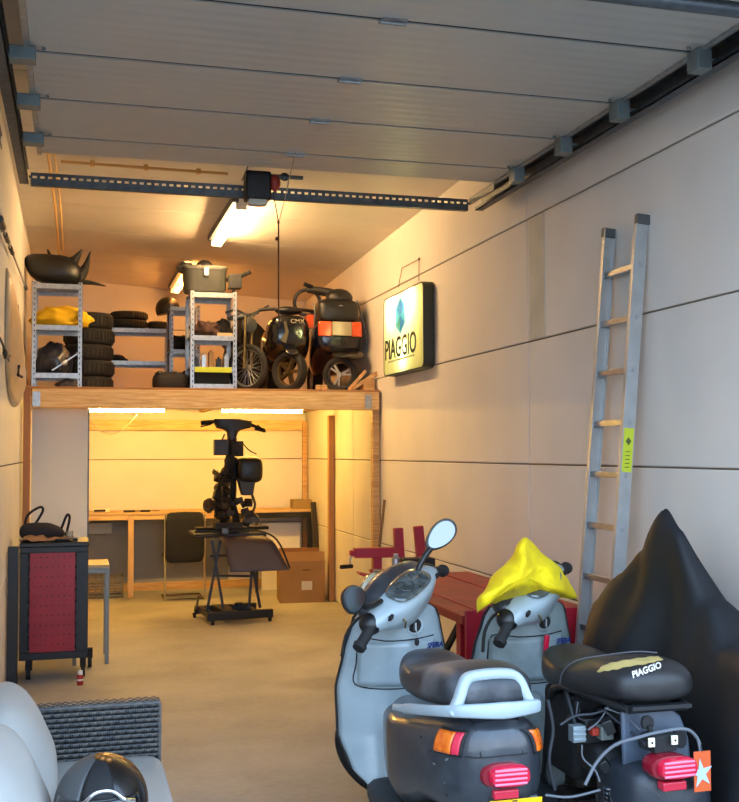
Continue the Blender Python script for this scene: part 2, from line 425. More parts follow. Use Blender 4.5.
# ---------------------------------------------------------------- lamps
E_warm = emis('warm_tube_glow', 'ffcc8a', 250); E_warm2 = emis('dim_warm_tube_glow', 'ffa850', 85)
E_led = emis('amber_tube_glow', 'ffc65c', 330)
def ceil_lamp(x, y0, y1, label, em=None):
    ym = (y0+y1)/2; t = thing('ceiling_light', label, 'light', (x, ym, zc(x, ym)-.0), 0, 'ceiling tube lights')
    L = (y1-y0)/2
    MB().box(-.05, .0, -L-.03, L+.03, -.055, 0).build('batten', M_galvd, t, bevel=.004)
    MB().cyl((.05, -L, -.085), (.05, L, -.085), .016).build('tube', em or E_warm, t)
    for s in (-1, 1): MB().box(-.02, .065, s*L-.012, s*L+.012, -.105, 0).build('lamp_holder', M_white, t)
ceil_lamp(1.17, 7.95, 9.42, 'glowing warm tube light on the ceiling just behind the opener motor')
ceil_lamp(1.05, 10.7, 12.1, 'glowing tube light at the back of the ceiling behind the grey top case', E_warm2)
# ================================================================ MEZZANINE
YM = 9.15
mz = thing('mezzanine', 'pine storage mezzanine spanning the back of the garage on wooden posts', 'mezzanine', (-.33, YM, 0))
mo = V((.33, -YM, 0))
def mzb(m, name, mt, **k):
    for v in m.bm.verts: v.co += mo
    return m.build(name, mt, mz, **k)
mzb(MB().box(-.385, 2.61, YM, YB-.03, 2.076, 2.094), 'deck', mat('plywood', 'b07a44', .7, hex2='9a6a3a', scale=3), bevel=.002)
mzb(MB().box(-.335, 2.60, YM, YM+.06, 1.918, 2.076), 'front_beam', M_woodx, bevel=.004)
mzb(MB().box(-.335, 2.60, YB-.09, YB-.03, 1.80, 1.918), 'rear_beam', M_woodx, bevel=.004)
for i in range(6):
    x = -.3+i*.56; mzb(MB().box(x, x+.05, YM+.06, YB-.03, 2.005, 2.076), 'joist', M_wood, bevel=.003)
mzb(MB().box(-.40, -.345, YM+.0, YM+.07, 0, 2.076), 'post', mat('brown_post', '9a6a48', .7), bevel=.004)
mzb(MB().box(2.56, 2.62, YM+.065, YM+.15, 0, 2.075), 'post', M_wood, bevel=.004)
mzb(MB().box(2.56, 2.62, 10.94, 11.01, 0, 1.93), 'post', mat('dark_pine_post', 'a5784a', .7), bevel=.004)
mzb(MB().box(2.565, 2.62, YB-.15, YB-.095, .0, 1.9), 'post', M_wood, bevel=.004)
for x in (-.30, 2.50):
    b = MB().box(x-.03, x+.03, YM-.006, YM, 1.93, 2.05)
    for q in (1.96, 1.99, 2.02): b.cyl((x, YM-.008, q), (x, YM-.004, q), .006, seg=8)
    mzb(b, 'bracket', M_galv)
# tube lamps under the beam
for i, (x0, x1, lab) in enumerate(((P(88, 414, Y=10.9).x, P(165, 414, Y=10.9).x, 'glowing tube light below the mezzanine deck beside the white partition'), (P(221, 414, Y=10.9).x, P(303, 414, Y=10.9).x, 'glowing tube light below the mezzanine deck above the stripped scooter handlebar'))):
    t = thing('tube_light', lab, 'light', ((x0+x1)/2, 10.9, 2.003), 0, 'tube lights under the mezzanine'); L = (x1-x0)/2
    MB().box(-L, L, -.02, .02, -.02, 0).build('batten', M_white, t)
    MB().cyl((-L+.01, 0, -.035), (L-.01, 0, -.035), .014).build('tube', E_led, t)
c0 = P(89, 420, Y=9.8)
tag(MB().tube([c0, P(97, 428, Y=9.9), P(109, 434.5, Y=10.1), P(120, 431, Y=10.3), P(130, 423, Y=10.6), P(137, 415, Y=10.85)], .004, sm=3).build('cable', mat('white_cable', 'e8e0c8', .6)), 'white cable drooping below the left tube light under the mezzanine', 'cable')

# ---------------------------------------------------------------- shelf racks
def rack(name, label, x0, x1, y0, y1, z0, ht, levels, group='galvanised shelf racks', rz=0, w=.035):
    t = thing(name, label, 'shelf', ((x0+x1)/2, (y0+y1)/2, z0), rz, group); a = (x1-x0)/2; b = (y1-y0)/2
    for sx in (-1, 1):
        for sy in (-1, 1):
            m = MB(); X, Y = sx*a, sy*b
            m.box(min(X, X-sx*w), max(X, X-sx*w), min(Y, Y-sy*.003), max(Y, Y-sy*.003), 0, ht)
            m.box(min(X, X-sx*.003), max(X, X-sx*.003), min(Y, Y-sy*w), max(Y, Y-sy*w), 0, ht)
            o = m.build('post', M_galv, t)
            if sy < 0:
                d = MB(); n = int(ht/.045)
                for i in range(n):
                    zz = .03+i*.045; d.box(X-sx*w*.62-.004, X-sx*w*.62+.004, -b-.0015, -b-.0003, zz-.009, zz+.009)
                d.build('slot_row', M_blackm, o)
    for z in levels:
        m = MB(); m.box(-a+.004, a-.004, -b+.004, b-.004, z-.003, z+.003)
        for sy in (-1, 1): m.box(-a+.004, a-.004, sy*(b-.002)-.0015, sy*(b-.002)+.0015, z-.04, z)
        m.build('shelf_board', M_galv, t)
    return t
MZ = 2.094
a0 = P(31, 387, Y=9.4); a1 = P(82, 387, Y=9.4)
rack('shelf_rack', 'galvanised rack at the left wall holding an ochre cloth and black fairings', a0.x, a1.x, 9.40, 9.85, MZ, .90, [.045+.08, .53, .88])
b0 = P(107, 385, Y=11.2); b1 = P(171, 385, Y=11.2)
rack('shelf_rack', 'low wide galvanised rack behind the mezzanine with tyres lying on top', b0.x, b1.x, 11.2, 11.6, MZ, .74, [.39, .725])
c0_ = P(170, 380, Y=10.6); c1_ = P(200, 380, Y=10.6)
rack('shelf_rack', 'narrow galvanised rack half hidden behind the rack with the grey top case', c0_.x, c1_.x, 10.6, 11.0, MZ, .90, [.05, .46, .88], w=.03)
d0 = P(190, 390, Y=9.42); d1 = P(237, 390, Y=9.42)
rackD = rack('shelf_rack', 'galvanised rack with a grey top case on it beside the spoked wheel', d0.x, d1.x, 9.42, 9.85, MZ, .87, [.05, .20, .475, .855])

def tyre_mesh(name, m, c, axis, R, w, parent=None, hole=.62):
    r = R*(1-hole)/2
    prof = []
    for k in range(16):
        t = 2*PI*k/16; cx = math.cos(t); sy = math.sin(t)
        prof.append((R-r+r*abs(cx)**.7*(1 if cx > 0 else -1), w/2*abs(sy)**.55*(1 if sy > 0 else -1)))
    return m.lathe(prof, c, axis, 36, True)
# stacked tyres on the mezzanine (left stack)
def tyre(loc, R, w, label, group, tilt=None):
    m = MB(); tyre_mesh('tyre', m, (0, 0, w/2), (0, 0, 1), R, w)
    for i in range(36):
        a = i*PI/18
        m.ob((math.cos(a)*(R-.002), math.sin(a)*(R-.002), w/2), (.008, .02, w*.55), (0, 0, math.degrees(a)+12))
    o = m.build('tyre', M_rub, None, smooth=50); o.location = loc
    if tilt: o.rotation_euler = [R_(q) for q in tilt]
    return tag(o, label, 'tyre', group)
cx = P(86, 380, Y=10.1).x
names = ['bottom tyre of the stack between the left rack and the low rack', 'second tyre from the bottom of the stack beside the left rack', 'third tyre up in the stack beside the left rack', 'fourth tyre up in the stack beside the left rack', 'topmost tyre of the stack beside the left rack']
z = MZ
for i, nm in enumerate(names):
    w = .145; tyre((cx+.01*(i % 2)-.005+.02, 10.1+.01*i, z), .225, w, nm, 'tyres stacked on the mezzanine'); z += w
bt = MZ+.74
tyre((P(128, 320, Y=11.4).x, 11.4, bt), .20, .085, 'lower wide tyre lying on the low rack', 'tyres on the low rack')
tyre((P(128, 320, Y=11.4).x+.01, 11.4, bt+.087), .19, .085, 'upper wide tyre lying on the low rack', 'tyres on the low rack')
tyre((P(158, 320, Y=11.35).x, 11.38, bt), .10, .08, 'small tyre lying at the right end of the low rack', 'tyres on the low rack')
m = MB(); m.ell((0, 0, .03), (.09, .12, .045), zmin=-.66); m.ell((.05, 0, .02), (.07, .06, .03), (0, 10, 0), zmin=-.6)
o = m.build('saddle_cover', M_blackm); o.location = (P(117, 358, Y=11.35).x, 11.38, MZ+.394); tag(o, 'small black moulded part on the middle shelf of the low rack', 'part')
# round black helmet on the back of the low rack's right end, on a stick
hx = P(168, 300, Y=11.0)
t = thing('floor_stand', 'black rounded cap on a thin pole right of the low rack', 'stand', (hx.x, 11.0, MZ))
MB().cyl((0, 0, .02), (0, 0, .91), .012).build('pole', mat('brown_pole', '5a3a24', .7), t)
MB().lathe([(.1, 0), (.1, .01), (.02, .02)], (0, 0, 0)).build('base', M_black, t)
MB().ell((0, 0, .90), (.125, .12, .13), (0, -15, 0), zmin=-.25).build('cap', M_black, t)
# black bag on the deck in front
bx = P(171, 380, Y=9.6)
m = MB(); m.loft([[V((x, y, z)) for x, y in sup(0, 0, a, b, 3.5)] for z, a, b in ((0, .14, .1), (.02, .16, .12), (.1, .165, .12), (.14, .15, .11), (.155, .12, .08))])
for i in range(9): m.ell((random.uniform(-.12, .12), random.uniform(-.08, .02), .14), (.035, .03, .03), seg=10, rings=6)
o = m.build('cloth_bag', M_blackm, sub=1); o.location = (bx.x-.0, 9.62, MZ); tag(o, 'slumped black bag on the mezzanine edge left of the top case rack', 'bag')

# items on the left rack
ax = (a0.x+a1.x)/2
t = thing('scooter_fairing', 'dark scooter fairing with pointed horns on top of the left rack', 'fairing', (ax, 9.6, MZ+.903))
m = MB(); m.loft([[V((x, y, z)) for x, y in sup(cx_, 0, a, b, 2.6)] for z, cx_, a, b in ((0, .02, .17, .14), (.06, -.02, .22, .17), (.14, -.04, .24, .17), (.19, -.08, .20, .13), (.22, -.12, .12, .08))]); t.scale = (1, 1, 1.18); m.build('shell', M_black, t, sub=1)
def horn(pts, r0, r1, p): MB().tube(pts, [r0, r1], 8, sm=4).build('horn', M_blackm, p)
horn([(.02, 0, .14), (.12, 0, .17), (.2, 0, .27)], .085, .006, t); horn([(.14, 0, .05), (.22, 0, .12), (.27, 0, .26)], .07, .005, t)
horn([(.12, -.03, .03), (.28, -.03, .02), (.4, -.03, -.0)], .025, .004, t); horn([(-.06, 0, .19), (-.09, 0, .26)], .02, .006, t)
def crumple(name, m, c, rad, label, cat, seed=0, amp=.25, flat=.02, group=None):
    b = MB(); n1, n2 = 40, 18; rr = []
    for j in range(n2+1):
        th = -PI/2+PI*j/n2; ring = []
        for i in range(n1):
            a = 2*PI*i/n1; d = V((math.cos(th)*math.cos(a), math.cos(th)*math.sin(a), math.sin(th)))
            k = 1+amp*noise.noise(d*2.2+V((seed, 0, 0)))*1.6+amp*.5*noise.noise(d*6+V((0, seed, 0)))
            p = V((d.x*rad[0]*k, d.y*rad[1]*k, d.z*rad[2]*k+rad[2]*.6))
            p.z = max(p.z, 0)+(.001*j if p.z < 0 else 0); ring.append(p)
        rr.append(ring)
    b.loft(rr); o = b.build(name, m, smooth=180); o.location = c; tag(o, label, cat, group); return o
crumple('cloth', M_gold, (ax+.03, 9.58, MZ+.5345), (.235, .17, .11), 'crumpled ochre cloth on the second shelf of the left rack', 'cloth', 3)
m = MB(); m.tube([(0, 0, 0), (.0, -.01, -.05), (0, -.01, -.11)], .03, 10)
M_dkb = mat('dark_blue_plastic', '121c30', .35, coat=.3)
crumple('helmet_bag', M_dkb, (ax-.03, 9.6, MZ+.129), (.15, .15, .17), 'dark blue bundle filling the lower shelf of the left rack', 'bag', 9, .12)
m = MB(); m.bar((-.1, 0, .02), (.1, 0, .16), .03, .01); m.ell((.0, 0, .09), (.03, .02, .03)); m.cyl((.1, 0, .16), (.14, 0, .17), .014)
o = m.build('bracket_arm', M_alu); o.location = (ax+.06, 9.43, MZ+.13); tag(o, 'slanted silver metal arm in front of the dark blue bundle', 'part')
crumple('cloth', mat('grey_rag', '6a6660', .9), (ax+.1, 9.55, MZ+.004), (.1, .1, .05), 'grey rag under the lowest shelf of the left rack', 'cloth', 12)

# grey top case on rack D
dx = (d0.x+d1.x)/2; zt = MZ+.878
t = thing('top_case', 'grey motorcycle top case with flared lid on top of the rack', 'case', (dx-.06, 9.62, zt))
M_case = mat('dull_grey_plastic', '43443f', .5, var=.2, scale=8); t.scale = (1.12, 1, 1.3)
m = MB(); m.loft([[V((x, y, z)) for x, y in sup(0, 0, a, b, 5)] for z, a, b in ((0, .155, .13), (.02, .165, .14), (.13, .17, .145), (.15, .175, .15))]); m.build('body', M_case, t)
m = MB(); m.loft([[V((x, y, z)) for x, y in sup(-.005, 0, a, b, 5)] for z, a, b in ((.15, .18, .155), (.165, .185, .155), (.175, .175, .15))]); m.ell((-.17, 0, .15), (.06, .05, .025), (0, 20, 0)); m.build('lid', M_case, t)
m = MB(); m.ell((.0, 0, .155), (.08, .1, .075), zmin=0); m.build('dome', M_black, t)
MB().box(-.02, .02, -.165, -.145, .10, .16).build('latch', M_galv, t, bevel=.004)
t = thing('switch_assembly', 'black handlebar switch with grip on top of the rack beside the top case', 'part', (dx+.165, 9.6, zt))
t.location.x += .035; t.scale = (1.1, 1.1, 1.15); m = MB(); m.box(-.05, .06, -.05, .05, .04, .15); m.cyl((0, 0, 0), (0, 0, .06), .012); m.lathe([(.035, 0), (.03, .006)], (0, 0, 0)); m.build('housing', M_black, t, bevel=.01)
MB().tube([(-.12, 0, .12), (-.04, 0, .11), (.05, 0, .14), (.14, 0, .18)], .018, 10, sm=3).build('grip', M_rub, t)
# contents of rack D
crumple('cloth', mat('brown_cloth', '3a2420', .9), (dx-.05, 9.62, MZ+.479), (.13, .14, .09), 'dark brown crumpled cloth on the upper shelf of the top case rack', 'cloth', 21)
m = MB(); m.box(-.07, .07, -.05, .05, 0, .035); o = m.build('box', mat('pale_box', 'b09a78', .7), bevel=.003); o.location = (dx+.11, 9.55, MZ+.479+.0); tag(o, 'small pale box on the upper shelf of the top case rack', 'box')
crumple('cloth', M_blackm, (dx+.12, 9.72, MZ+.479), (.07, .07, .11), 'black bundle behind the pale box on the top case rack', 'bundle', 25)
for i in range(5):
    m = MB(); hgt = .08+.03*(i % 3); m.box(-.022, .022, -.04, .04, 0, hgt); m.cyl((0, 0, hgt), (0, 0, hgt+.02), .01)
    o = m.build('canister', [M_black, M_alu, mat('tan_plastic', '8a6a48', .6), M_black, M_galv][i], bevel=.004); o.location = (dx-.14+i*.066, 9.55, MZ+.2035)
    tag(o, ['black canister leftmost on the middle shelf of the top case rack', 'silver canister on the middle shelf of the top case rack', 'tan canister in the middle of the top case rack', 'black canister right of the tan one on the top case rack', 'dull steel canister rightmost on the middle shelf of the top case rack'][i], 'canister', 'canisters on the rack')
o = MB().box(d0.x+.04, d1.x-.05, 9.409, 9.4155, MZ+.155, MZ+.20).build('reflective_strip', mat('lime_strip', 'b8c828', .5)); o.parent = rackD; o.location = -V(rackD.location)
o = MB().box(-.17, .15, -.12, .12, 0, .13).build('crate', M_blackm, bevel=.006); o.location = (dx, 9.62, MZ+.0535); tag(o, 'black crate at the bottom of the top case rack', 'crate')
crumple('bundle', M_blackm, ((c0_.x+c1_.x)/2-.01, 10.8, MZ+.464), (.11, .12, .1), 'black bundle on the middle shelf of the narrow rack', 'bundle', 31)
crumple('bundle', mat('dark_olive', '2a2a20', .8), ((c0_.x+c1_.x)/2, 10.8, MZ+.054), (.12, .13, .12), 'dark olive bundle on the bottom shelf of the narrow rack', 'bundle', 33)

# ---------------------------------------------------------------- bikes parked on the mezzanine
def wheel(parent, c, axis, R, w, kind, rimm=None, name='wheel'):
    m = MB(); tyre_mesh('t', m, c, axis, R, w, hole=.68 if kind != 'spoke' else .8)
    ty = m.build(name, M_rub, parent, smooth=50)
    a, u, v = frame(axis); c = V(c); ri = R*(.70 if kind != 'spoke' else .82)
    m = MB(); m.lathe([(ri, -w*.32), (ri*1.04, -w*.34), (ri*.95, -w*.1), (ri*.95, w*.1), (ri*1.04, w*.34), (ri, w*.32), (ri*.9, w*.1), (ri*.9, -w*.1)], c, axis, 36, True)
    m.cyl(c-a*w*.42, c+a*w*.42, R*.13)
    if kind == 'three':
        for k in range(3):
            for s in (-1, 1):
                an = k*2*PI/3+s*.22+.5
                d = u*math.cos(an)+v*math.sin(an); e = u*math.cos(k*2*PI/3+.5)+v*math.sin(k*2*PI/3+.5)
                m.bar(c+e*R*.08, c+d*ri*.93, R*.1, w*.45, up=a)
    elif kind == 'five':
        for k in range(5):
            d = u*math.cos(k*2*PI/5)+v*math.sin(k*2*PI/5); m.bar(c, c+d*ri*.93, R*.16, w*.4, up=a)
    else:
        for k in range(28):
            an = k*2*PI/28; d = u*math.cos(an)+v*math.sin(an); an2 = an+(.5 if k % 2 else -.5); e = u*math.cos(an2)+v*math.sin(an2)
            m.cyl(c+e*R*.12+a*w*.3*(1 if k % 4 < 2 else -1), c+d*ri*.95, .0022, seg=5)
    m.build('rim', rimm or M_alu, ty)
    return ty
M_goldm = mat('brass_fork', '6a5c40', .4, metal=.8)
# moped with spoked front wheel (front facing the camera, turned slightly)
wc = P(249, 366, Y=9.55)
t = thing('moped', 'old black moped with spoked front wheel and brass fork beside the top case rack', 'moped', (wc.x, 9.62, MZ), 0)
R = .215; ax_ = V((.8, .75, 0)).normalized()
wheel(t, (0, 0, R), ax_, R, .055, 'spoke', M_galv, 'front_wheel')
dirb = V((-ax_.y, ax_.x, 0))  # forward-back direction of the wheel
m = MB()
for s in (-1, 1):
    p0 = V((0, 0, R))+ax_*s*.05; m.tube([p0, p0+V((.01, .04, .26)), p0+V((.02, .07, .49))], .013)
m.build('fork', M_goldm, t)
m = MB()
hb = V((.02, .10, .71)); m.tube([hb+V((-.22, -.1, .0)), hb+V((-.12, -.06, .03)), hb, hb+V((.12, .05, .05)), hb+V((.2, .08, .10))], .011, sm=3)
for k in range(4): m.tube([hb+V((-.2+.05*k, -.08+.02*k, -.04)), hb+V((-.05+.03*k, 0, -.02)), hb+V((.1, .03, .02+.01*k))], .007, sm=3)
m.ell(hb+V((-.1, -.05, -.03)), (.1, .04, .03), (0, -12, 0)); m.build('handlebar', M_galvd, t)
m = MB(); m.lathe([(.03, .09), (.065, .05), (.07, 0), (.06, -.005)], hb+V((.0, -.06, -.10)), (.0, 1, 0)); m.build('headlamp', M_black, t)
m = MB(); m.tube([hb+V((0, .02, -.05)), V((-.02, .4, .3)), V((-.02, .8, .25))], .03); m.ell((-.03, .6, .32), (.09, .16, .12)); m.build('frame', M_blackm, t)
wheel(t, (-.02, 1.25, R), V((1, -.05, 0)), R, .055, 'spoke', M_galv, 'rear_wheel')
m = MB(); m.bar((-.02, .8, .25), (-.02, 1.2, R), .05, .04); m.ell((-.03, .8, .5), (.1, .2, .05)); m.build('seat', M_black, t)
# black scooter front facing camera
wc = P(290, 368, Y=9.6)
t = thing('scooter', 'black scooter facing the camera between the spoked moped and the one with orange lamps', 'scooter', (wc.x, 9.62, MZ))
wheel(t, (0, 0, .19), (.8, .6, 0), .19, .09, 'five', M_goldm, 'front_wheel')
def shell(parent, name, mt, secs, n=3, sub=1, **k):
    """loft along y: (y, cx, cz, half width, height up, height down)"""
    rr = [[V((x, y, z)) for x, z in sup(cx_, cz, a, b, n, 24, bot)] for y, cx_, cz, a, b, bot in secs]
    return MB().loft(rr).build(name, mt, parent, sub=sub, **k)
m = MB(); rr = []
for i in range(9):
    an = .75+i*.20; rr.append([V((x, math.cos(PI-an)*.20*-1*-1, .19+math.sin(an)*.215+z)) for x, z in sup(0, 0, .065, .02, 3, 12)])
m.loft(rr); m.build('front_fender', M_blackg, t, sub=1)
shell(t, 'front_shield', M_blackg, [(-.07, 0, .55, .12, .13, .10), (-.04, 0, .53, .17, .17, .14), (.04, 0, .51, .20, .20, .17), (.14, 0, .48, .205, .21, .22), (.18, 0, .48, .19, .19, .2)], 3.6)
shell(t, 'rear_body', M_blackg, [(.3, 0, .3, .15, .12, .12), (.5, 0, .42, .17, .2, .2), (.9, 0, .5, .17, .16, .18), (1.2, 0, .55, .08, .1, .06)])
m = MB(); m.tube([(-.27, .14, .76), (-.12, .1, .77), (0, .08, .75), (.12, .1, .77), (.27, .14, .76)], .016, sm=3); m.ell((0, .05, .75), (.13, .08, .04)); m.build('handlebar', M_black, t)
m = MB(); m.prism([(-.03, -.08), (.02, -.10), (.045, 0), (.02, .1), (-.0, .09), (.015, 0)], (-.07, -.088, .54), (1, 0, 0), (0, 0, 1), -.01); m.build('silver_flash', M_goldm, t)
text('lettering', 'CMX', .06, mat('silver_lettering', 'a09888', .4), t, axes((.06, -.072, .64), (1, 0, 0), (0, .25, 1)))
wheel(t, (0, 1.05, .19), (1, 0, 0), .19, .09, 'five', M_goldm, 'rear_wheel')
# scooter with clear/orange rear lamps, rear facing camera
wc = P(341.5, 370, Y=9.58)
t = thing('scooter', 'tall black scooter seen from behind with orange and clear rear lamp strip', 'scooter', (wc.x, 9.62, MZ))
wheel(t, (.0, 0, .165), (.5, .85, 0), .165, .10, 'three', M_alu, 'rear_wheel')
M_navyg = mat('gloss_navy_paint', '0b0d1c', .22, coat=.5)
shell(t, 'rear_body', M_navyg, [(-.09, -.03, .56, .18, .09, .14), (-.06, -.03, .54, .21, .12, .18), (.1, -.02, .48, .235, .18, .14), (.22, -.02, .45, .23, .2, .22), (.6, 0, .42, .18, .2, .25), (.8, 0, .4, .1, .15, .2)], 4)
m = MB(); rr = []
for i in range(8):
    an = .55+i*.27; rr.append([V((x+.03, -math.cos(an)*.22, .20+math.sin(an)*.20+z)) for x, z in sup(0, 0, .15, .015, 3, 12)])
m.loft(rr); m.build('rear_fender', M_blackg, t, sub=1)
shell(t, 'seat', M_black, [(-.11, -.03, .74, .17, .08, .10), (-.07, -.03, .75, .195, .11, .11), (.1, -.02, .76, .20, .12, .11), (.4, 0, .74, .17, .08, .06), (.75, 0, .72, .1, .05, .04)], 4.5)
def lens(parent, name, mt, x0, x1, z0, z1, y, sl=0):
    return MB().prism([(x0, z0), (x1, z0), (x1+sl, z1), (x0-sl*0, z1)], (0, y, 0), (1, 0, 0), (0, 0, 1), .05).build(name, mt, parent, bevel=.008)
lens(t, 'indicator', mat('orange_lens', 'e0521a', .2, coat=.6), -.235, -.115, .505, .64, -.10); lens(t, 'tail_lamp', mat('clear_lens', 'a89c7c', .25, coat=.5), -.112, .07, .51, .64, -.105); lens(t, 'indicator', MATS['orange_lens'], .073, .165, .505, .64, -.10)
m = MB(); m.tube([(-.25, .0, .83), (-.245, -.02, .7), (-.25, .02, .5)], .007); m.build('side_bar', M_galvd, t)
m = MB(); m.tube([(.16, .0, .86), (.20, -.02, .70), (.25, -.0, .5), (.24, 0, .38)], .008, sm=3); m.build('side_bar', M_galvd, t)
MB().ell((-.02, -.113, .79), (.02, .006, .008)).build('badge', M_alu, t)
m = MB(); m.torus((-.26, .25, .86), (.25, 1, .1), .12, .017, 36); m.build('luggage_hoop', M_black, t)
m = MB(); m.tube([(-.25, .25, .985), (-.1, .15, .95), (.03, .05, .90)], [.035, .05], 10, sm=3); m.tube([(-.22, .2, 1.0), (-.3, .2, 1.03)], .02); m.ell((.0, .05, .88), (.13, .1, .09)); m.build('backrest', M_black, t)
wheel(t, (0, 1.1, .18), (1, 0, 0), .18, .1, 'three', M_alu, 'front_wheel')
m = MB(); m.box(-.30, -.24, .05, .2, .60, .72); m.build('side_reflector', MATS['orange_lens'], t)
# black pointed cover behind racks
q = P(250, 330, Y=11.0)
m = MB(); m.loft([[V((x, y, z)) for x, y in sup(cx_, 0, a, b, 2.4)] for z, cx_, a, b in ((0, 0, .33, .22), (.3, 0, .33, .22), (.55, -.02, .28, .18), (.75, -.06, .16, .1), (.9, -.11, .03, .02))])
o = m.build('covered_object', M_blackm, sub=1); o.location = (q.x+.03, 11.0, MZ); tag(o, 'dark pointed sheet covering a tall shape behind the moped', 'cover')
# wood offcuts
for i, (x0, x1) in enumerate(((316, 320.5), (321.5, 327))):
    a = P(x0, 388, Y=9.32); b = P(x1, 388, Y=9.32)
    o = MB().box(-(b.x-a.x)/2, (b.x-a.x)/2, -.02, .02, 0, .05).build('wood_block', M_wood, bevel=.002); o.location = ((a.x+b.x)/2, 9.335, MZ)
    tag(o, ['left wood chock under the rear of the tall black scooter', 'right wood chock under the rear of the tall black scooter'][i], 'block', 'wood chocks')
a = P(353, 389, Y=9.33)
o = MB().bar((a.x, 9.34, MZ+.02), (a.x+.23, 9.34, MZ+.17), .05, .03).build('wood_plank', M_wood, bevel=.002); tag(settle(o), 'pine plank leaning at a slant beside the scooter wheel', 'plank')
o = MB().box(2.50, 2.60, 9.30, 9.40, MZ, MZ+.10).build('wood_block', M_wood, bevel=.002); tag(settle(o), 'short pine block at the right end of the mezzanine edge', 'block')
o = MB().bar((2.40, 9.45, MZ+.02), (2.55, 9.42, MZ+.19), .05, .03).build('wood_plank', M_wood, bevel=.002); tag(settle(o), 'second pine plank tilted up against the right wall', 'plank')
# ================================================================ BACK WORKSHOP UNDER THE MEZZANINE
# white partition on the left
o = struct(MB().box(-.345, P(87.5, 470, Y=9.5).x, 9.42, 9.50, 0, 1.925).build('wall_partition', M_white, bevel=.003))
struct(MB().box(P(87.5, 470, Y=9.5).x, P(87.5, 470, Y=9.5).x+.012, 9.43, 9.52, 0, 1.925).build('trim_3', M_galvd))
# workbench
DZT = .905; yd = 11.83
x1 = P(236, 512, Y=yd).x; xr = P(316, 510, Y=yd).x
wb = thing('workbench', 'long pine workbench along the back wall on wooden studs', 'workbench', (0, yd, 0))
bo = V((0, -yd, 0))
def wbb(m, n, mt, **k):
    for v in m.bm.verts: v.co += bo
    return m.build(n, mt, wb, **k)
wbb(MB().box(XL+.01, xr, yd, YB-.014, DZT-.025, DZT), 'tabletop', mat('light_ply', 'caa871', .55, var=.12, scale=3), bevel=.003)
wbb(MB().box(XL+.01, x1, yd+.01, yd+.04, DZT-.075, DZT-.026), 'apron', M_woodx)
for x in (-.37, .565): wbb(MB().box(x, x+.06, yd+.005, yd+.045 if x > 0 else yd+.06, 0, DZT-.026), 'leg', mat('pale_stud', 'c9a676', .65, var=.1, scale=6), bevel=.003)
xb0 = P(256, 540, Y=yd).x
for x in (xb0, xr-.09): wbb(MB().box(x, x+(.03 if x == xb0 else .09), yd+.02, yd+.06, 0, DZT-.085), 'steel_leg', M_blackm)
wbb(MB().box(x1, xr, yd+.01, yd+.05, DZT-.085, DZT-.026), 'steel_apron', M_blackm)
# white panel under the right end of the bench
a = P(262, 520, Y=12.0); b = P(299, 585, Y=12.0)
o = MB().box(a.x, b.x+.02, 12.02, 12.05, 0.012, .76).build('white_panel', M_white, bevel=.003)
tag(settle(o), 'white board standing under the right end of the workbench', 'board'); o.location.z = 0
# leaning dark plank right of the bench
o = MB().bar((xr+.01, 11.72, .03), (min(xr+.06, 2.57), 11.76, 1.02), .06, .03, up=(0, 1, 0)).build('plank', mat('dark_plank', '2c241c', .7), bevel=.003); tag(settle(o), 'dark narrow plank leaning at the right end of the workbench', 'plank'); o.location.z = 0
# crates under bench left
M_cr = mat('grey_crate', '6f6a60', .6)
cxp = P(102, 590, Y=12.0).x
for i in range(2):
    m = MB(); w, d, hh = .22, .17, .115; zb = 0
    m.box(-w, w, -d, d, 0, .012)
    for k in range(3): m.box(-w, w, -d, -d+.008, .02+k*.034, .038+k*.034); m.box(-w, w, d-.008, d, .02+k*.034, .038+k*.034); m.box(-w, -w+.008, -d, d, .02+k*.034, .038+k*.034); m.box(w-.008, w, -d, d, .02+k*.034, .038+k*.034)
    for k in range(7):
        xx = -w+.01+k*(2*w-.03)/6; m.box(xx, xx+.012, -d-.002, -d+.008, 0, hh)
        m.box(xx, xx+.012, d-.008, d+.002, 0, hh)
    o = m.build('slatted_crate', M_cr); o.location = (cxp, 12.03, i*.117)
    tag(o, ['lower grey slatted crate under the left end of the workbench', 'upper grey slatted crate under the left end of the workbench'][i], 'crate', 'slatted crates')
q = P(99, 528, Y=12.2)
t = thing('wall_box', 'pale grey box mounted under the workbench near the left end', 'box', (q.x, 12.3, q.z-.07))
MB().box(-.14, .14, -.09, .11, 0, .12).build('body', mat('pale_grey', '9a9a98', .5), t, bevel=.01)
MB().box(-.14, .14, -.1, -.088, .07, .125).build('cover', MATS['pale_grey'], t, bevel=.004)
# items on bench
q = P(101, 508, Y=12.05)
t = thing('router', 'small white router with black front on the left of the workbench', 'router', (q.x, 12.05, DZT))
MB().box(-.09, .09, -.06, .06, .002, .04).build('body', M_white, t, bevel=.008); MB().box(-.075, .045, -.064, -.058, .01, .034).build('front', M_blackm, t)
for i, (xx, ln, lb) in enumerate(((135, .12, 'dark pliers lying on the workbench left of the chair'), (150, .10, 'dark screwdriver lying on the workbench beside the pliers'))):
    q = P(xx, 511, Y=11.95); m = MB(); m.cyl((-ln, 0, .012), (0, .02, .012), .011); m.cyl((0, .02, .012), (ln, .0, .012), .004)
    if i == 0: m.cyl((-ln, .04, .012), (0, .02, .012), .011)
    o = m.build('hand_tool', M_blackm); o.location = (q.x, 11.95, DZT+.0); tag(o, lb, 'tool')
q = P(301, 503, Y=12.1)
t = thing('cardboard_box', 'small closed cardboard box on the right end of the workbench', 'box', (q.x, 12.1, DZT))
MB().box(-.11, .11, -.09, .09, 0, .105).build('body', mat('small_card', '8a7448', .8), t, bevel=.003); MB().box(-.112, .112, -.015, .015, .1052, .1065).build('tape', mat('tape', '9a8458', .3), t)
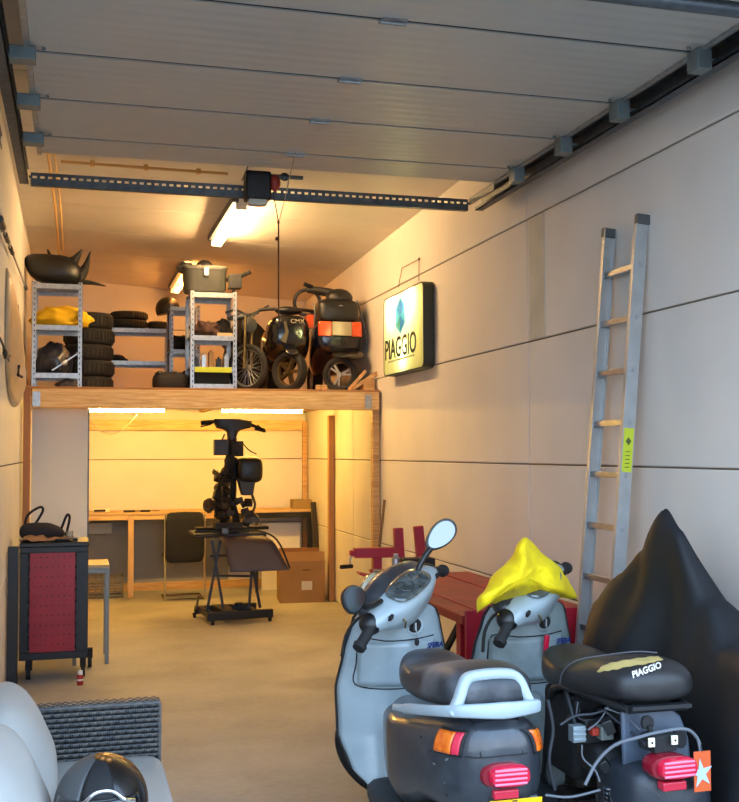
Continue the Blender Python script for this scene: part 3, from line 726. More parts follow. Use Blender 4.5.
# cantilever chair
q = P(185, 590, Y=11.4)
t = thing('cantilever_chair', 'navy cantilever chair with chrome frame at the workbench', 'chair', (q.x, 11.45, 0), 0)
for s in (-1, 1):
    MB().tube([(s*.20, .48, .02), (s*.205, .0, .014), (s*.205, -.03, .03), (s*.205, -.03, .42), (s*.205, 0, .46), (s*.205, .42, .45)][::-1] if 0 else [(s*.205, .40, .014), (s*.205, .0, .014), (s*.205, -.02, .03), (s*.205, -.02, .60), (s*.205, -.02, .9)], .011, 8).build('side_frame', M_chrome, t)
MB().tube([(-.205, 0, .014), (.205, 0, .014)], .011).build('floor_bar', M_chrome, t)
MB().tube([(-.205, .40, .014), (.205, .40, .014)], .011).build('floor_bar', M_chrome, t)
shell(t, 'seat', M_navy, [(-.0, 0, .46, .19, .02, .02), (.03, 0, .46, .21, .03, .03), (.40, 0, .46, .21, .03, .03), (.44, 0, .455, .19, .015, .015)], 5)
m = MB(); m.loft([[V((x, y-.035, z)) for x, y in sup(0, 0, a, b, 5)] for z, a, b in ((.40, .18, .012), (.42, .20, .02), (.9, .20, .02), (.93, .185, .012))]); m.build('backrest', M_navy, t, sub=1)
# cardboard box on floor
t = thing('cardboard_box', 'large cardboard box with a white label on the floor right of the lift', 'box', (2.30, 11.14, 0), -6)
w, d, hh = .235, .2, .43
MB().box(-w, w, -d, d, 0, hh).build('body', M_card, t, bevel=.005)
MB().bar((0, -d+.004, hh), (0, -d+.02, hh+.09), 2*w-.01, .006, up=(0, 1, 0)).build('flap', M_card, t)
MB().bar((0, d, hh), (0, d-.03, hh+.10), 2*w-.04, .006, up=(0, 1, 0)).build('flap', M_card, t)
MB().bar((-w+.004, 0, hh), (-w+.0, 0, hh+.08), 2*d-.03, .006, up=(1, 0, 0)).build('flap', M_card, t)
MB().box(-.01, .10, -d-.0015, -d-.0002, .13, .22).build('label_sticker', mat('paper_label', 'd8d0c0', .6), t)
MB().box(-.0, .085, -d-.0012, -d-.0003, .33, .338).build('handle_slot', M_blackm, t)
m = MB(); m.box(-.12, .1, -.08, .06, 0, .012)

# ---------------------------------------------------------------- scissor lift with stripped scooter
LY = 9.95; lo = P(232, 622, Y=LY); LX = lo.x
t = thing('scooter_lift', 'dark wheeled scissor lift table with a drooping ramp plate', 'lift', (LX+.02, LY, 0), 0)
M_lift = mat('blue_black_steel', '161c26', .45, metal=.2, var=.3, scale=10)
m = MB()
m.bar((-.27, -.18, .075), (.34, -.10, .075), .05, .075); m.bar((-.33, .28, .075), (.26, .36, .075), .05, .07)
m.bar((-.22, -.15, .08), (-.28, .31, .08), .05, .06); m.bar((.18, -.1, .08), (.13, .34, .08), .05, .06); m.bar((-.05, -.13, .09), (-.10, .33, .09), .14, .05)
m.build('base_frame', M_lift, t, bevel=.004)
for i, (x, y) in enumerate(((-.22, -.19), (.31, -.12), (-.33, .3), (.22, .38))):
    c = MB(); c.cyl((x-.012, y, .024), (x+.012, y, .024), .023); c.box(x-.018, x+.018, y-.012, y+.012, .03, .045); c.build('caster', M_rub, t)
m = MB(); m.cyl((.04, -.02, .1), (.04, -.02, .17), .04); m.box(-.02, .12, -.05, .05, .10, .15); m.build('jack', M_lift, t, bevel=.004); MB().cyl((-.34, .1, .1), (-.3, .24, .2), .012).build('jack_lever', M_lift, t)
for i, (p, q) in enumerate((((-.26, -.08, .11), (-.13, .0, .74)), ((-.10, .0, .11), (-.20, .05, .74)), ((.13, -.04, .11), (.19, .05, .74)), ((.24, .0, .11), (.12, .0, .74)))):
    MB().bar(p, q, .022, .03, up=(0, 1, 0)).build('scissor_arm', M_lift, t)
m = MB(); m.bar((-.18, .02, .42), (.17, .03, .40), .02, .02); m.bar((-.22, .02, .60), (.17, .03, .60), .02, .02); m.build('cross_bar', M_lift, t)
M_pl = mat('purple_grey_plate', '4a4250', .45, metal=.3, hex2='3a343e', scale=3)
m = MB()
def rampf(u, v):
    K4 = [(0, (.25, .80, -.19, .20)), (.45, (-.04, .775, -.15, .27)), (.55, (-.10, .735, -.12, .34)), (.62, (-.13, .69, -.11, .37)), (1, (-.24, .475, -.07, .47))]
    for (t0, a), (t1, b) in zip(K4, K4[1:]):
        if v <= t1+1e-6: k_ = (v-t0)/(t1-t0); q4 = [c+(d-c)*k_ for c, d in zip(a, b)]; break
    return V((q4[2]+(q4[3]-q4[2])*u, q4[0], q4[1]))
def rampf_old(u, v):
    s = v*1.0
    y = .22-.36*min(s/.5, 1)**1 if s < .5 else -.14-.22*(s-.5)/.5
    z = .76 if s < .3 else (.76-.035*((s-.3)/.2)**2 if s < .5 else .725-.25*(s-.5)/.5)
    sx = .19+.06*v
    return V(((u-.5)*2*sx+.02+.03*v+(.05*v), y, z))
m.grid(rampf, 8, 20); m.build('ramp_plate', M_pl, t, solid=.006)
m = MB(); m.box(-.36, .30, .0, .60, .765, .80); m.bar((-.40, -.12, .78), (.14, .10, .79), .02, .02); m.bar((-.36, .05, .82), (.2, .1, .82), .02, .02)
m.build('top_frame', M_lift, t, bevel=.004)
m = MB(); m.tube([(.20, .2, .82), (.32, -.06, .79), (.40, -.15, .70), (.475, -.24, .49)], .009, sm=3); m.build('side_rod', M_lift, t)
MB().box(-.115, -.055, -.02, .02, .80, .85).build('clamp', M_galvd, t, bevel=.004)
MB().box(-.30, .40, .44, .60, .8, .83).build('rear_tray', M_blackm, t, bevel=.004)

t = thing('stripped_scooter', 'stripped black scooter frame with handlebar standing upright on the lift table', 'scooter', (LX+.05, LY+.28, .832)); t.scale = (1.03, 1, 1.085)
K = 1/114.0
def q(x, y):  # px offsets (photo) of the stripped frame relative to its base
    return ((x-232)*.0092, 0, (522-y)*.0092)
def Q(x, y, d=0): a = q(x, y); return V((a[0], d, a[2]))
m = MB(); m.tube([Q(199, 422.5, -.05), Q(211, 421, -.02), Q(232, 420, 0), Q(250, 424, -.0), Q(263, 429.5, -.04)], .014, sm=4)
m.loft([[V((x+cx_, y, z)) for x, y in sup(0, 0, a, .05, 3, 16)] for z, cx_, a in ((Q(0, 438).z, Q(230, 0).x, .035), (Q(0, 431).z, Q(231, 0).x, .055), (Q(0, 429).z, Q(231, 0).x, .08), (Q(0, 427).z, Q(232, 0).x, .16), (Q(0, 420.5).z, Q(231, 0).x, .185), (Q(0, 418.5).z, Q(226, 0).x, .12))])
m.build('handlebar', M_black, t)
for a, b in ((199, 210), (253, 263)):
    m = MB(); m.tube([Q(a, 422.5 if a < 230 else 427, -.05), Q(b, 421.5 if a < 230 else 429.5, -.05)], .019, 10)
    m.tube([Q(a+(-1 if a < 230 else 10), 426 if a < 230 else 431, -.1), Q(a+9 if a < 230 else a+2, 424, -.07)], .006); m.build('grip', M_rub, t)
m = MB(); m.tube([Q(231, 436), Q(228, 460), Q(222, 490), Q(224, 512)], .042, sm=3); m.tube([Q(233, 455, .05), Q(232, 500, .05), Q(236, 515, .05)], .034)
m.tube([Q(227, 468), Q(217, 485), Q(215, 512)], .022, sm=3); m.build('frame_tube', M_blackm, t)
MB().box(Q(211.5, 0).x, Q(226, 0).x, -.10, -.02, Q(0, 453).z, Q(0, 438).z).build('relay_box', mat('grey_black_box', '2c2c2e', .5), t, bevel=.008)
m = MB(); m.box(Q(229, 0).x, Q(241, 0).x, -.08, .0, Q(0, 454).z, Q(0, 439.5).z); m.cyl(Q(235, 445, -.12), Q(235, 445, -.06), .04); m.build('ignition_unit', M_engine, t, bevel=.006)
shell(t, 'fuel_tank', M_black, [(-.11, Q(248, 0).x, Q(0, 467).z, .09, .08, .08), (-.08, Q(248, 0).x, Q(0, 467).z, .125, .12, .12), (.1, Q(248, 0).x, Q(0, 467).z, .125, .12, .12), (.13, Q(248, 0).x, Q(0, 467).z, .10, .09, .09)], 3.8)
MB().prism([(Q(235, 0).x, Q(0, 474).z), (Q(254, 0).x, Q(0, 474).z), (Q(251, 0).x, Q(0, 491).z), (Q(240, 0).x, Q(0, 491).z)][::-1], (0, .04, 0), (1, 0, 0), (0, 0, 1), .11).build('air_box', mat('grey_black_box', '2c2c2e'), t, bevel=.01)
m = MB()
for i in range(26):
    x = random.uniform(213, 228); y = random.uniform(466, 516); p = Q(x, y, random.uniform(-.1, .08)); rr = random.uniform(.03, .06)
    (m.ell(p, (rr, rr, rr*.8), seg=8, rings=6) if i % 2 else m.ob(p, (rr*1.6, rr*1.4, rr*1.2), (random.uniform(0, 90), 20, 10)))
for i in range(14):
    x = random.uniform(224, 251); y = random.uniform(494, 518); m.ob(Q(x, y, random.uniform(-.06, .1)), (.07, .06, .05), (random.uniform(-30, 30), random.uniform(-30, 30), 0))
m.box(Q(213, 0).x, Q(240, 0).x, -.1, .12, .0, .05)
m.build('engine', M_engine, t, bevel=.003)
m = MB(); e = Q(207, 500, -.06); m.lathe([(.055, -.03), (.06, 0), (.05, .035)], e, (1, .6, 0), 14)
for k in range(10): an = k*PI/5; m.ob(e+V((.03*math.cos(an), -.02, .055*math.sin(an))), (.02, .02, .02), (an*50, 0, 0))
m.build('flywheel_housing', mat('raw_engine_alloy', '5a5048', .5, metal=.6, var=.4, scale=30), t)
m = MB(); m.tube([Q(229, 452, -.04), Q(222, 458, -.1), Q(226, 468, -.1), Q(230, 476, -.08)], .007, sm=4); m.tube([Q(240, 440), Q(246, 448, -.1), Q(254, 452, -.08)], .005, sm=4); m.tube([Q(224, 470, -.1), Q(218, 480, -.13), Q(219, 500, -.12)], .008, sm=3); m.build('wiring', M_rub, t)
m = MB(); m.tube([Q(251, 491), Q(254, 500), Q(252, 508), Q(257, 512)], .012, sm=3); m.box(Q(243, 0).x, Q(258, 0).x, -.03, .05, Q(0, 517).z, Q(0, 512).z); m.build('exhaust_stub', mat('raw_engine_alloy', '5a5048'), t)
m = MB(); m.tube([Q(219, 440, -.05), Q(222, 433, -.08)], .008); m.build('bracket_rod', M_black, t)

# ================================================================ LEFT SIDE
# tool trolley
tY = 7.75; xl = P(19.5, 600, Y=tY).x; xr2 = P(88, 600, Y=tY).x
t = thing('tool_trolley', 'black tool trolley with a red perforated side panel by the left wall', 'trolley', ((xl+xr2)/2, tY, 0), 0)
hw = (xr2-xl)/2; zt = .935
M_tb = mat('black_powder_coat', '1a1c20', .45)
MB().box(-hw, hw, .006, .42, .14, zt-.03).build('body', M_tb, t, bevel=.006)
m = MB(); m.box(-hw, hw, -.012, .006, .14, .19); m.box(-hw, hw, -.012, .006, zt-.07, zt-.03); m.box(hw-.083, hw, -.012, .006, .19, zt-.07); m.box(-hw, -hw+.062, -.012, .006, .19, zt-.07)
m.build('frame', M_tb, t, bevel=.004)
pn = MB(); px0, px1, pz0, pz1 = -hw+.064, hw-.085, .19, zt-.06
pn.box(px0, px1, -.006, .004, pz0, pz1); pn = pn.build('perforated_panel', M_red, t, bevel=.002)
hl = MB(); nz = 10
for r_ in range(nz):
    z_ = pz0+.05+(pz1-pz0-.09)*r_/(nz-1)
    for k in range(7):
        x_ = px0+.035+(px1-px0-.07)*k/6
        hl.cyl((x_, -.0068, z_), (x_, -.0055, z_), .0045, seg=8)
for r_ in range(9):
    z_ = pz0+.03+(pz1-pz0-.06)*r_/8
    for x_ in (px0-.004, px1+.004): hl.box(x_-.007, x_+.007, -.0125, -.0118, z_-.010, z_+.010)
hl.build('holes', M_blackm, pn)
m = MB(); m.box(-hw-.003, hw+.004, -.02, .43, zt-.03, zt); m.build('top_tray', M_tb, t, bevel=.006)
for k in range(7): MB().box(-hw+.05, -hw+.062, -.016, -.011, .24+k*.095, .30+k*.095).build('edge_tab', M_blackm, t)
for x, y in ((-hw+.06, .05), (hw-.03, .05), (-hw+.06, .37), (hw+.02, .37)):
    c = MB(); c.cyl((x-.014, y, .045), (x+.014, y, .045), .045); c.box(x-.02, x+.02, y-.02, y+.02, .07, .14); c.build('caster', M_rub, t)
o = MB().box(-.412, -.345, 7.42, 7.48, 0, .94).build('steel_post', M_tb, bevel=.004); tag(settle(o), 'dark upright steel post at the left edge of the trolley', 'post'); o.location.z = 0
TZ = zt
# cloth, bag, glass on trolley
tx, ty = P(50, 600, Y=tY).x, tY
m = MB()
def cf(u, v):
    x = -.17+.34*u; y = .02+.26*v
    return V((x+.015*math.sin(v*9), y-.03*math.sin(u*7), .006+.022*abs(noise.noise(V((u*4, v*4, 3))))*2))
m.grid(cf, 24, 16); o = m.build('rag', mat('brown_rag', '8a6b52', .9, var=.3, scale=14), solid=.004, soff=1, smooth=180); o.location = (tx-.03, ty, TZ); tag(o, 'crumpled brown rag on top of the tool trolley', 'cloth')
t = thing('tote_bag', 'navy tote bag with two upright handles on the tool trolley', 'bag', (tx-.06, ty+.30, TZ)); t.scale = (1.15, 1.15, 1.15)
m = MB(); m.loft([[V((x, y, z)) for x, y in sup(cx_, 0, a, b, 3)] for z, cx_, a, b in ((0, 0, .125, .06), (.03, 0, .14, .075), (.07, -.01, .13, .06), (.095, -.03, .09, .035), (.105, -.03, .06, .02))]); m.build('body', M_navy, t, sub=1)
m = MB(); m.tube([(-.11, 0, .06), (-.09, -.01, .15), (-.02, -.01, .20), (.0, 0, .18), (-.03, .01, .12), (-.06, .01, .08)], .008, sm=4); m.build('handle', M_navy, t)
m = MB(); m.tube([(.10, 0, .03), (.12, -.01, .09), (.145, -.02, .15), (.16, 0, .13), (.145, .01, .05), (.13, .01, .02)], .008, sm=4); m.build('handle', M_navy, t)
o = MB().lathe([(.022, 0), (.026, .07), (.024, .07), (.020, .004)], (0, 0, 0)).build('drinking_glass', mat('clear_glass', 'e8ece8', .05, trans=.9)); o.location = (tx+.125, ty+.10, TZ); tag(o, 'small drinking glass at the right corner of the trolley top', 'glass')
m = MB(); m.cyl((-.06, 0, .012), (.06, .02, .012), .01); m.box(.03, .09, -.015, .035, .002, .02)
o = m.build('ratchet', M_blackm); o.location = (tx+.09, ty+.035, TZ); tag(o, 'dark ratchet lying at the front right of the trolley top', 'tool')
# side table
sx = P(108, 570, Y=8.25).x; 
t = thing('side_table', 'small wooden topped table with grey legs behind the tool trolley', 'table', (sx-.12, 8.43, 0))
M_stt = mat('pale_table_top', 'c9a878', .5, var=.1, scale=4)
MB().box(-.13, .13, -.22, .22, .70, .725).build('tabletop', M_stt, t, bevel=.003)
M_gl = mat('grey_leg_paint', '8a8c88', .45, metal=.3)
MB().box(-.12, .12, -.21, .21, .665, .699).build('apron', M_gl, t)
for x in (-.115, .115):
    for y in (-.205, .205): MB().box(x-.014, x+.014, y-.014, y+.014, 0, .70).build('leg', M_gl, t, bevel=.002)
# spray can
q_ = P(80, 685, Z=0)
t = thing('spray_can', 'red spray can with white cap on the floor in front of the trolley', 'can', (q_.x, q_.y, 0))
MB().lathe([(.020, 0), (.0215, .003), (.0215, .062), (.017, .07)], (0, 0, 0)).build('body', mat('red_can', 'b0342c', .3, metal=.3), t)
MB().lathe([(.0165, .071), (.0165, .09), (.012, .098)], (0, 0, 0)).build('cap', M_white, t)
MB().lathe([(.0218, .03), (.0218, .042)], (0, 0, 0)).build('band', M_white, t)
# things hanging on the left wall
X0 = XL+.03
m = MB(); a = P(0, 221, X=X0); b = P(26, 288, X=X0)
t = thing('hanging_rod', 'metal rod with dark ends hung diagonally high on the left wall', 'rod', (X0, a.y, b.z))
o3 = V((X0, a.y, b.z))
MB().tube([a-o3, b-o3], .007).build('shaft', M_galv, t)
m = MB(); d_ = (b-a)
for f0, f1, rr in ((-.02, .06, .022), (.14, .22, .013), (.3, .38, .013), (.98, 1.02, .014)): MB().cyl(a+d_*f0-o3, a+d_*f1-o3, rr).build('fitting', M_black, t)
m = MB(); m.cyl((0, 0, 0), (-.03, 0, 0), .01); 
for v in m.bm.verts: v.co += (a+d_*.1-o3)
m.build('hook', M_galv, t)
# translucent plastic bag
def bagpt(i, j):
    return None
pts = [(9, 268), (16, 300), (21, 330), (24, 365), (26, 385), (22, 400), (17, 407), (12, 400), (9, 380), (8, 350), (8, 310)]
ws = [P(x, y, X=XL+.02) for x, y in pts]
cen = sum(ws, V())/len(ws)
m = MB(); nr = 8; rings = []
dn = [ws[i] for i in range(len(ws))]; dn = spline(dn+[dn[0]], 4)[:-1]
for k in range(nr+1):
    s = 1-k/nr*.999; ring = []
    for i, p in enumerate(dn):
        w_ = cen+(p-cen)*s; w_ = w_.copy(); w_.x = XL+.012+.045*math.sqrt(1-s*s)+.006*noise.noise(V((w_.y*6, w_.z*9, 0)))
        ring.append(w_)
    rings.append(ring)
m.loft([[V((XL+.004, p.y, p.z)) for p in rings[0]]]+rings)
o = m.build('plastic_bag', mat('beige_translucent_plastic', 'b5a287', .35, var=.15, scale=6), smooth=180); tag(settle(o), 'beige plastic bag hanging flat against the left wall', 'bag'); pbag = o
m = MB(); m.tube([P(0, 338, X=X0), P(5, 350, X=X0), P(9, 361, X=X0)], .006); m.tube([P(4, 348, X=X0), P(5, 358, X=X0+.01), P(10, 356, X=X0+.01)], .008, sm=3); m.ell(P(5, 353, X=X0+.01), (.015, .02, .02))
o = m.build('wall_hook', M_black); tag(settle(o), 'dark wire hook on the left wall beside the beige plastic bag', 'hook')
m = MB(); m.tube([P(19, 366, X=XL+.09), P(18, 375, X=XL+.09), P(22, 377, X=XL+.09)], .009); o = m.build('cable_clip', M_blackm); o.parent = pbag; o.location = -V(pbag.location)
m = MB(); m.tube([P(18, 305, X=XL+.015), P(20, 325, X=XL+.015), P(24, 345, X=XL+.015), P(26, 372, X=XL+.015), P(27.5, 386, X=XL+.015)], .004, sm=3); o = m.build('wire', MATS['dark_cord']); tag(settle(o), 'thin dark wire running down the left wall behind the plastic bag', 'wire')

# ================================================================ RIGHT SIDE
# light box sign
fx = 2.53
y_n = P(423, 330, X=fx).y; y_f = P(383, 330, X=fx).y; z_t = P(421, 281, X=fx).z; z_b = P(421, 368, X=fx).z
t = thing('light_box_sign', 'illuminated square light box sign hanging on the right wall', 'sign', (2.62, (y_n+y_f)/2, z_b))
hy = (y_f-y_n)/2; H = z_t-z_b; dp = 2.62-fx
def rrect(a, b, r, n=6):
    out = []
    for cx_, cy_, a0 in ((a-r, b-r, 0), (-a+r, b-r, 90), (-a+r, -b+r, 180), (a-r, -b+r, 270)):
        for k in range(n+1): an = R_(a0+90*k/n); out.append((cx_+r*math.cos(an), cy_+r*math.sin(an)))
    return out
m = MB(); outer = rrect(hy, H/2, .06); inner = rrect(hy-.012, H/2-.012, .05)
def rg(pts, x): return [V((x, y, z+H/2)) for y, z in pts]
m.loft([rg(inner, -dp+.004), rg(outer, -dp+.004), rg(outer, 0), rg(inner, 0), rg(inner, -dp+.004)], caps=False)
bk = [m.v(p) for p in rg(outer, .0)]; m.cap(bk)
m.build('housing', mat('dark_green_housing', '16221e', .4), t, smooth=40)
M_face = bpy.data.materials.new('translucent_sign_face'); M_face.use_nodes = True; nt = M_face.node_tree
for n in list(nt.nodes):
    if n.type != 'OUTPUT_MATERIAL': nt.nodes.remove(n)
tr = nt.nodes.new('ShaderNodeBsdfTranslucent'); df = nt.nodes.new('ShaderNodeBsdfDiffuse'); mx = nt.nodes.new('ShaderNodeMixShader'); mx.inputs[0].default_value = .25
tr.inputs[0].default_value = lin('f4f4b4'); df.inputs[0].default_value = lin('e4e6b0')
nt.links.new(tr.outputs[0], mx.inputs[1]); nt.links.new(df.outputs[0], mx.inputs[2]); nt.links.new(mx.outputs[0], [n for n in nt.nodes if n.type == 'OUTPUT_MATERIAL'][0].inputs[0])
m = MB(); A = [m.v(p) for p in rg(inner, -dp+.006)]; m.cap(A); face = m.build('sign_face', M_face, t, fixn=False)
m = MB(); B_ = [m.v(p) for p in rg(inner, -.006)]; m.cap(B_); m.build('reflector', mat('white_reflector', 'ffffff', .8), t, fixn=False)
xf = -dp+.004
# text plane axes: seen from inside the room (looking +X): text reads towards -Y
def face_M(y, z, x=xf-.001): return axes((x, y, z), (0, -1, 0), (0, 0, 1))
yw = lambda px_: P(px_, 350, X=fx).y-(y_n+y_f)/2
ytc = (yw(385)+yw(415.5))/2
text('lettering', 'PIAGGIO', .235, mat('sign_black', '15181c', .5), t, face_M(ytc, .21), sx=.93, bold=.003)
mm = MB(face_M(ytc-.02, .115)); mm.box(-.36, .36, -.008, .008, 0, .001); mm.build('small_print', mat('sign_grey_letter', 'a8ac80', .6), t)
def film(name, hexc):
    m_ = bpy.data.materials.new(name); m_.use_nodes = True; n_ = m_.node_tree
    for q_ in list(n_.nodes):
        if q_.type != 'OUTPUT_MATERIAL': n_.nodes.remove(q_)
    a_ = n_.nodes.new('ShaderNodeBsdfTransparent'); b_ = n_.nodes.new('ShaderNodeBsdfDiffuse'); x_ = n_.nodes.new('ShaderNodeMixShader'); x_.inputs[0].default_value = .18
    a_.inputs[0].default_value = lin(hexc); b_.inputs[0].default_value = lin(hexc)
    n_.links.new(a_.outputs[0], x_.inputs[1]); n_.links.new(b_.outputs[0], x_.inputs[2]); n_.links.new(x_.outputs[0], [q_ for q_ in n_.nodes if q_.type == 'OUTPUT_MATERIAL'][0].inputs[0]); MATS[name] = m_; return m_
# hexagonal emblem: blue outer, teal inner facets
hz = .465; yc = yw(400)
def hexp(s): return [(s*.15*math.cos(R_(a)), s*.15*math.sin(R_(a))) for a in (90, 150, 210, 270, 330, 30)]
def flat(name, pts, m_, off): 
    mm = MB(); M = face_M(yc, hz, xf-off); A = [mm.v(M @ V((a, b, 0))) for a, b in pts]; mm.cap(A); return mm.build(name, m_, t, smooth=20)
flat('emblem', hexp(1), film('emblem_blue', '4f8ed0'), .0)
h_ = hexp(.82); flat('emblem_facet', [h_[0], h_[1], (0, 0)], film('emblem_teal', 'a8d8ff'), .0015)
flat('emblem_facet', [h_[0], (0, 0), h_[5]], film('emblem_sky', 'b0c8ff'), .0015)
flat('emblem_facet', [h_[3], (0, 0), h_[2]], film('emblem_green', 'b0e8c8'), .0015); flat('emblem_facet', [h_[3], h_[4], (0, 0)], film('emblem_navy', '80a8f0'), .0015)
m = MB(); a = P(398.5, 287, X=2.60)-t.location; b = P(402, 268, X=2.615)-t.location; c = P(419, 259, X=2.615)-t.location; d = P(419, 281, X=2.60)-t.location
m.tube([a, b, c, d], .0035); m.ell(c, (.008, .012, .012)); m.build('hanging_wire', mat('brown_wire', '5c4128', .6), t)
for yy, zz, e in ((yw(391), .56, 8), (yw(408), .58, 8)):
    ld = bpy.data.lights.new('sign_bulb', 'POINT'); ld.energy = e; ld.color = (1, .97, .78); ld.shadow_soft_size = .02
    lo_ = bpy.data.objects.new('sign_bulb', ld); C.objects.link(lo_); lo_.parent = t; lo_.location = (-.045, yy, zz)
ld = bpy.data.lights.new('sign_bulb', 'POINT'); ld.energy = 2.2; ld.color = (1, .97, .7); ld.shadow_soft_size = .03
lo_ = bpy.data.objects.new('sign_bulb', ld); C.objects.link(lo_); lo_.parent = t; lo_.location = (-.045, 0, .15)

# ladder leaning on the right wall
t = thing('ladder', 'tall aluminium ladder leaning on the right wall', 'ladder', (2.30, 4.76, 0))
top = V((2.605, 0, P(609, 232, X=2.60).z)); z0l = 0; yl1, yl2 = P(609, 240, X=2.6).y, P(643, 225, X=2.6).y
def lad(zz): return 2.36+(2.60-2.36)*zz/2.67
for yy in (yl1, yl2):
    m = MB(); zt_ = 2.665
    a = V((lad(0)-2.30, yy-4.76, 0)); b = V((lad(zt_)-2.30, yy-4.76, zt_))
    dn_ = (b-a).normalized(); nx = V((0, 1, 0)).cross(dn_).normalized()
    sgn = 1 if yy < 4.76 else -1
    m.bar(a, b, .004, .062, up=nx)
    for s_ in (-1, 1):
        m.bar(a+nx*s_*.03+V((0, sgn*-.0, 0))+V((0, sgn*.012, 0)), b+nx*s_*.03+V((0, sgn*.012, 0)), .024, .003, up=nx)
    m.build('side_rail', mat('ladder_aluminium', 'b4b6b6', .42, metal=.55, var=.12, scale=14), t)
    MB().bar(b-dn_*.04, b+dn_*.006, .03, .066, up=nx).build('end_cap', mat('grey_cap', '4c4e50', .5), t)
    MB().bar(a, a+dn_*.05, .03, .066, up=nx).build('foot', M_blackm, t)
for k in range(9):
    zz = 2.43-.249*k
    m = MB(); m.bar(V((lad(zz)-2.30, yl1-4.76, zz)), V((lad(zz)-2.30, yl2-4.76, zz)), .028, .028)
    m.cyl(V((lad(zz)-2.30, yl2-.006-4.76, zz)), V((lad(zz)-2.30, yl2-4.76-.002, zz)), .012)
    m.build('rung', M_alu, t, bevel=.004)
zz0, zz1 = P(631, 472, X=2.5).z, P(631, 428, X=2.5).z
m = MB(); m.bar(V((lad(zz0)-2.30, yl2-4.76-.0035, zz0)), V((lad(zz1)-2.30, yl2-4.76-.0035, zz1)), .002, .05, up=(-1, 0, .13)); st = m.build('sticker', mat('lime_sticker', 'c2cc2c', .5), t)
m = MB(); zc_ = (zz0*.3+zz1*.7); cc = V((lad(zc_)-2.30, yl2-4.76-.005, zc_))
m.prism([(-.015, 0), (0, -.02), (.015, 0), (0, .02)], cc, (1, 0, 0), (0, 0, 1), .0006); m.build('warning_symbol', mat('green_print', '4a5a1c', .6), st); m = MB()
for k in range(5): zq = zz0+.02+k*.018; m.box(lad(zq)-2.30-.012, lad(zq)-2.30+.012, yl2-4.76-.0055, yl2-4.76-.0048, zq, zq+.004)
m.build('printing', mat('green_print', '4a5a1c', .6), st)

# broomstick leaning
a = P(387, 500, X=2.59); b = P(371, 595, X=2.45)
o = MB().cyl((2.42, a.y-.02, 0.0), (2.575, a.y+.02, a.z), .012).build('broom_handle', mat('ash_wood', '7a5836', .6)); tag(settle(o), 'brown broom handle leaning against the right wall by the mezzanine post', 'stick'); o.location.z = 0

# red motorcycle lift bench
ty0, ty1 = 4.98, 6.79; TZ_ = .75
t = thing('lift_bench', 'long red motorcycle lift bench along the right wall behind the grey scooters', 'lift bench', (2.18, 5.9, 0))
def tb(m, n, mt, **k):
    for v in m.bm.verts: v.co += V((-2.18, -5.9, 0))
    return m.build(n, mt, t, **k)
m = MB(); m.box(1.83, 2.54, ty0, ty1, TZ_-.045, TZ_); tb(m, 'tabletop', M_redtop, bevel=.004)
m = MB(); m.box(1.95, 1.965, ty0+.02, ty1-.02, TZ_, TZ_+.006); m.box(2.32, 2.335, ty0+.02, ty1-.02, TZ_, TZ_+.006); tb(m, 'rail', M_red)
m = MB(); 
m.prism([(1.83, .36), (2.62, .36), (2.62, .58), (2.54, .77), (1.83, .78)], (0, ty0-.03, 0), (1, 0, 0), (0, 0, 1), .02); tb(m, 'end_plate', M_red, bevel=.003)
for x in (1.90, 2.48):
    for y in (5.15, 6.6): m = MB(); m.box(x-.03, x+.03, y-.03, y+.03, .0, TZ_-.046); tb(m, 'leg', M_red, bevel=.004)
for xx in (1.9, 2.48): m = MB(); m.bar((xx, 5.2, .68), (xx, 5.9, .12), .035, .02, up=(1, 0, 0)); tb(m, 'brace', M_blackm)
m = MB(); m.box(1.87, 2.51, 5.0, 5.04, .10, .15); m.box(1.88, 1.92, 5.0, 6.7, .05, .10); m.box(2.46, 2.5, 5.0, 6.7, .05, .10); tb(m, 'base_frame', M_red)
# wheel clamp frame standing at the far end of the bench
t = thing('wheel_clamp', 'red wheel clamp frame with crank handle at the far end of the lift bench', 'clamp', (2.1, 7.0, 0))
def W_(x, y, Y): return P(x, y, Y=Y)-V((2.1, 7.0, 0))
m = MB(); YY = 7.02
a, b = W_(354, 553, YY), W_(400, 552, YY); m.bar(a, b, .07, .065); m.bar(a+V((-.03, 0, 0)), a+V((.02, 0, 0)), .04, .035); m.build('arm', M_red, t, bevel=.005)
a, b = W_(403, 590, YY-.03), W_(398, 528, YY-.03); a.z = .35; m = MB(); m.bar(a, b, .05, .062, up=(1, 0, 0)); m.build('upright', M_red, t, bevel=.004)
a, b = W_(428, 590, YY-.03), W_(418, 526, YY-.03); a.z = .35; m = MB(); m.bar(a, b, .05, .062, up=(1, 0, 0)); m.build('upright', M_red, t, bevel=.004)
a, b = W_(378, 580, YY), W_(377, 556, YY); a.z = .0; m = MB(); m.bar(a, b, .05, .055, up=(1, 0, 0)); m.build('stand_post', M_red, t, bevel=.004)
m = MB(); a = W_(353, 553, YY); b = W_(350, 560, YY); c = W_(350.5, 565.5, YY); d = W_(341, 567, YY-.05); m.tube([a, b, c], .006); m.build('crank_rod', M_galv, t); MB().cyl(c+V((.01, 0, -.005)), d, .014).build('crank_grip', M_blackm, t)
m = MB(); a = W_(358, 573, YY-.1); e = W_(402, 583, YY-.12); m.bar(a, e, .12, .016); m.build('tray', M_red, t, bevel=.003)
m = MB(); a = W_(378, 573, YY-.13); m.lathe([(.05, 0), (.065, .02), (.06, .02), (.045, .004)], a, (0, 0, 1)); m.build('dish', M_chrome, t)
m = MB(); a = W_(423, 596, YY-.05); m.box(W_(386, 0, YY).x, W_(425, 0, YY).x, -.02, .06, .46, .52); m.build('base_beam', M_red, t)
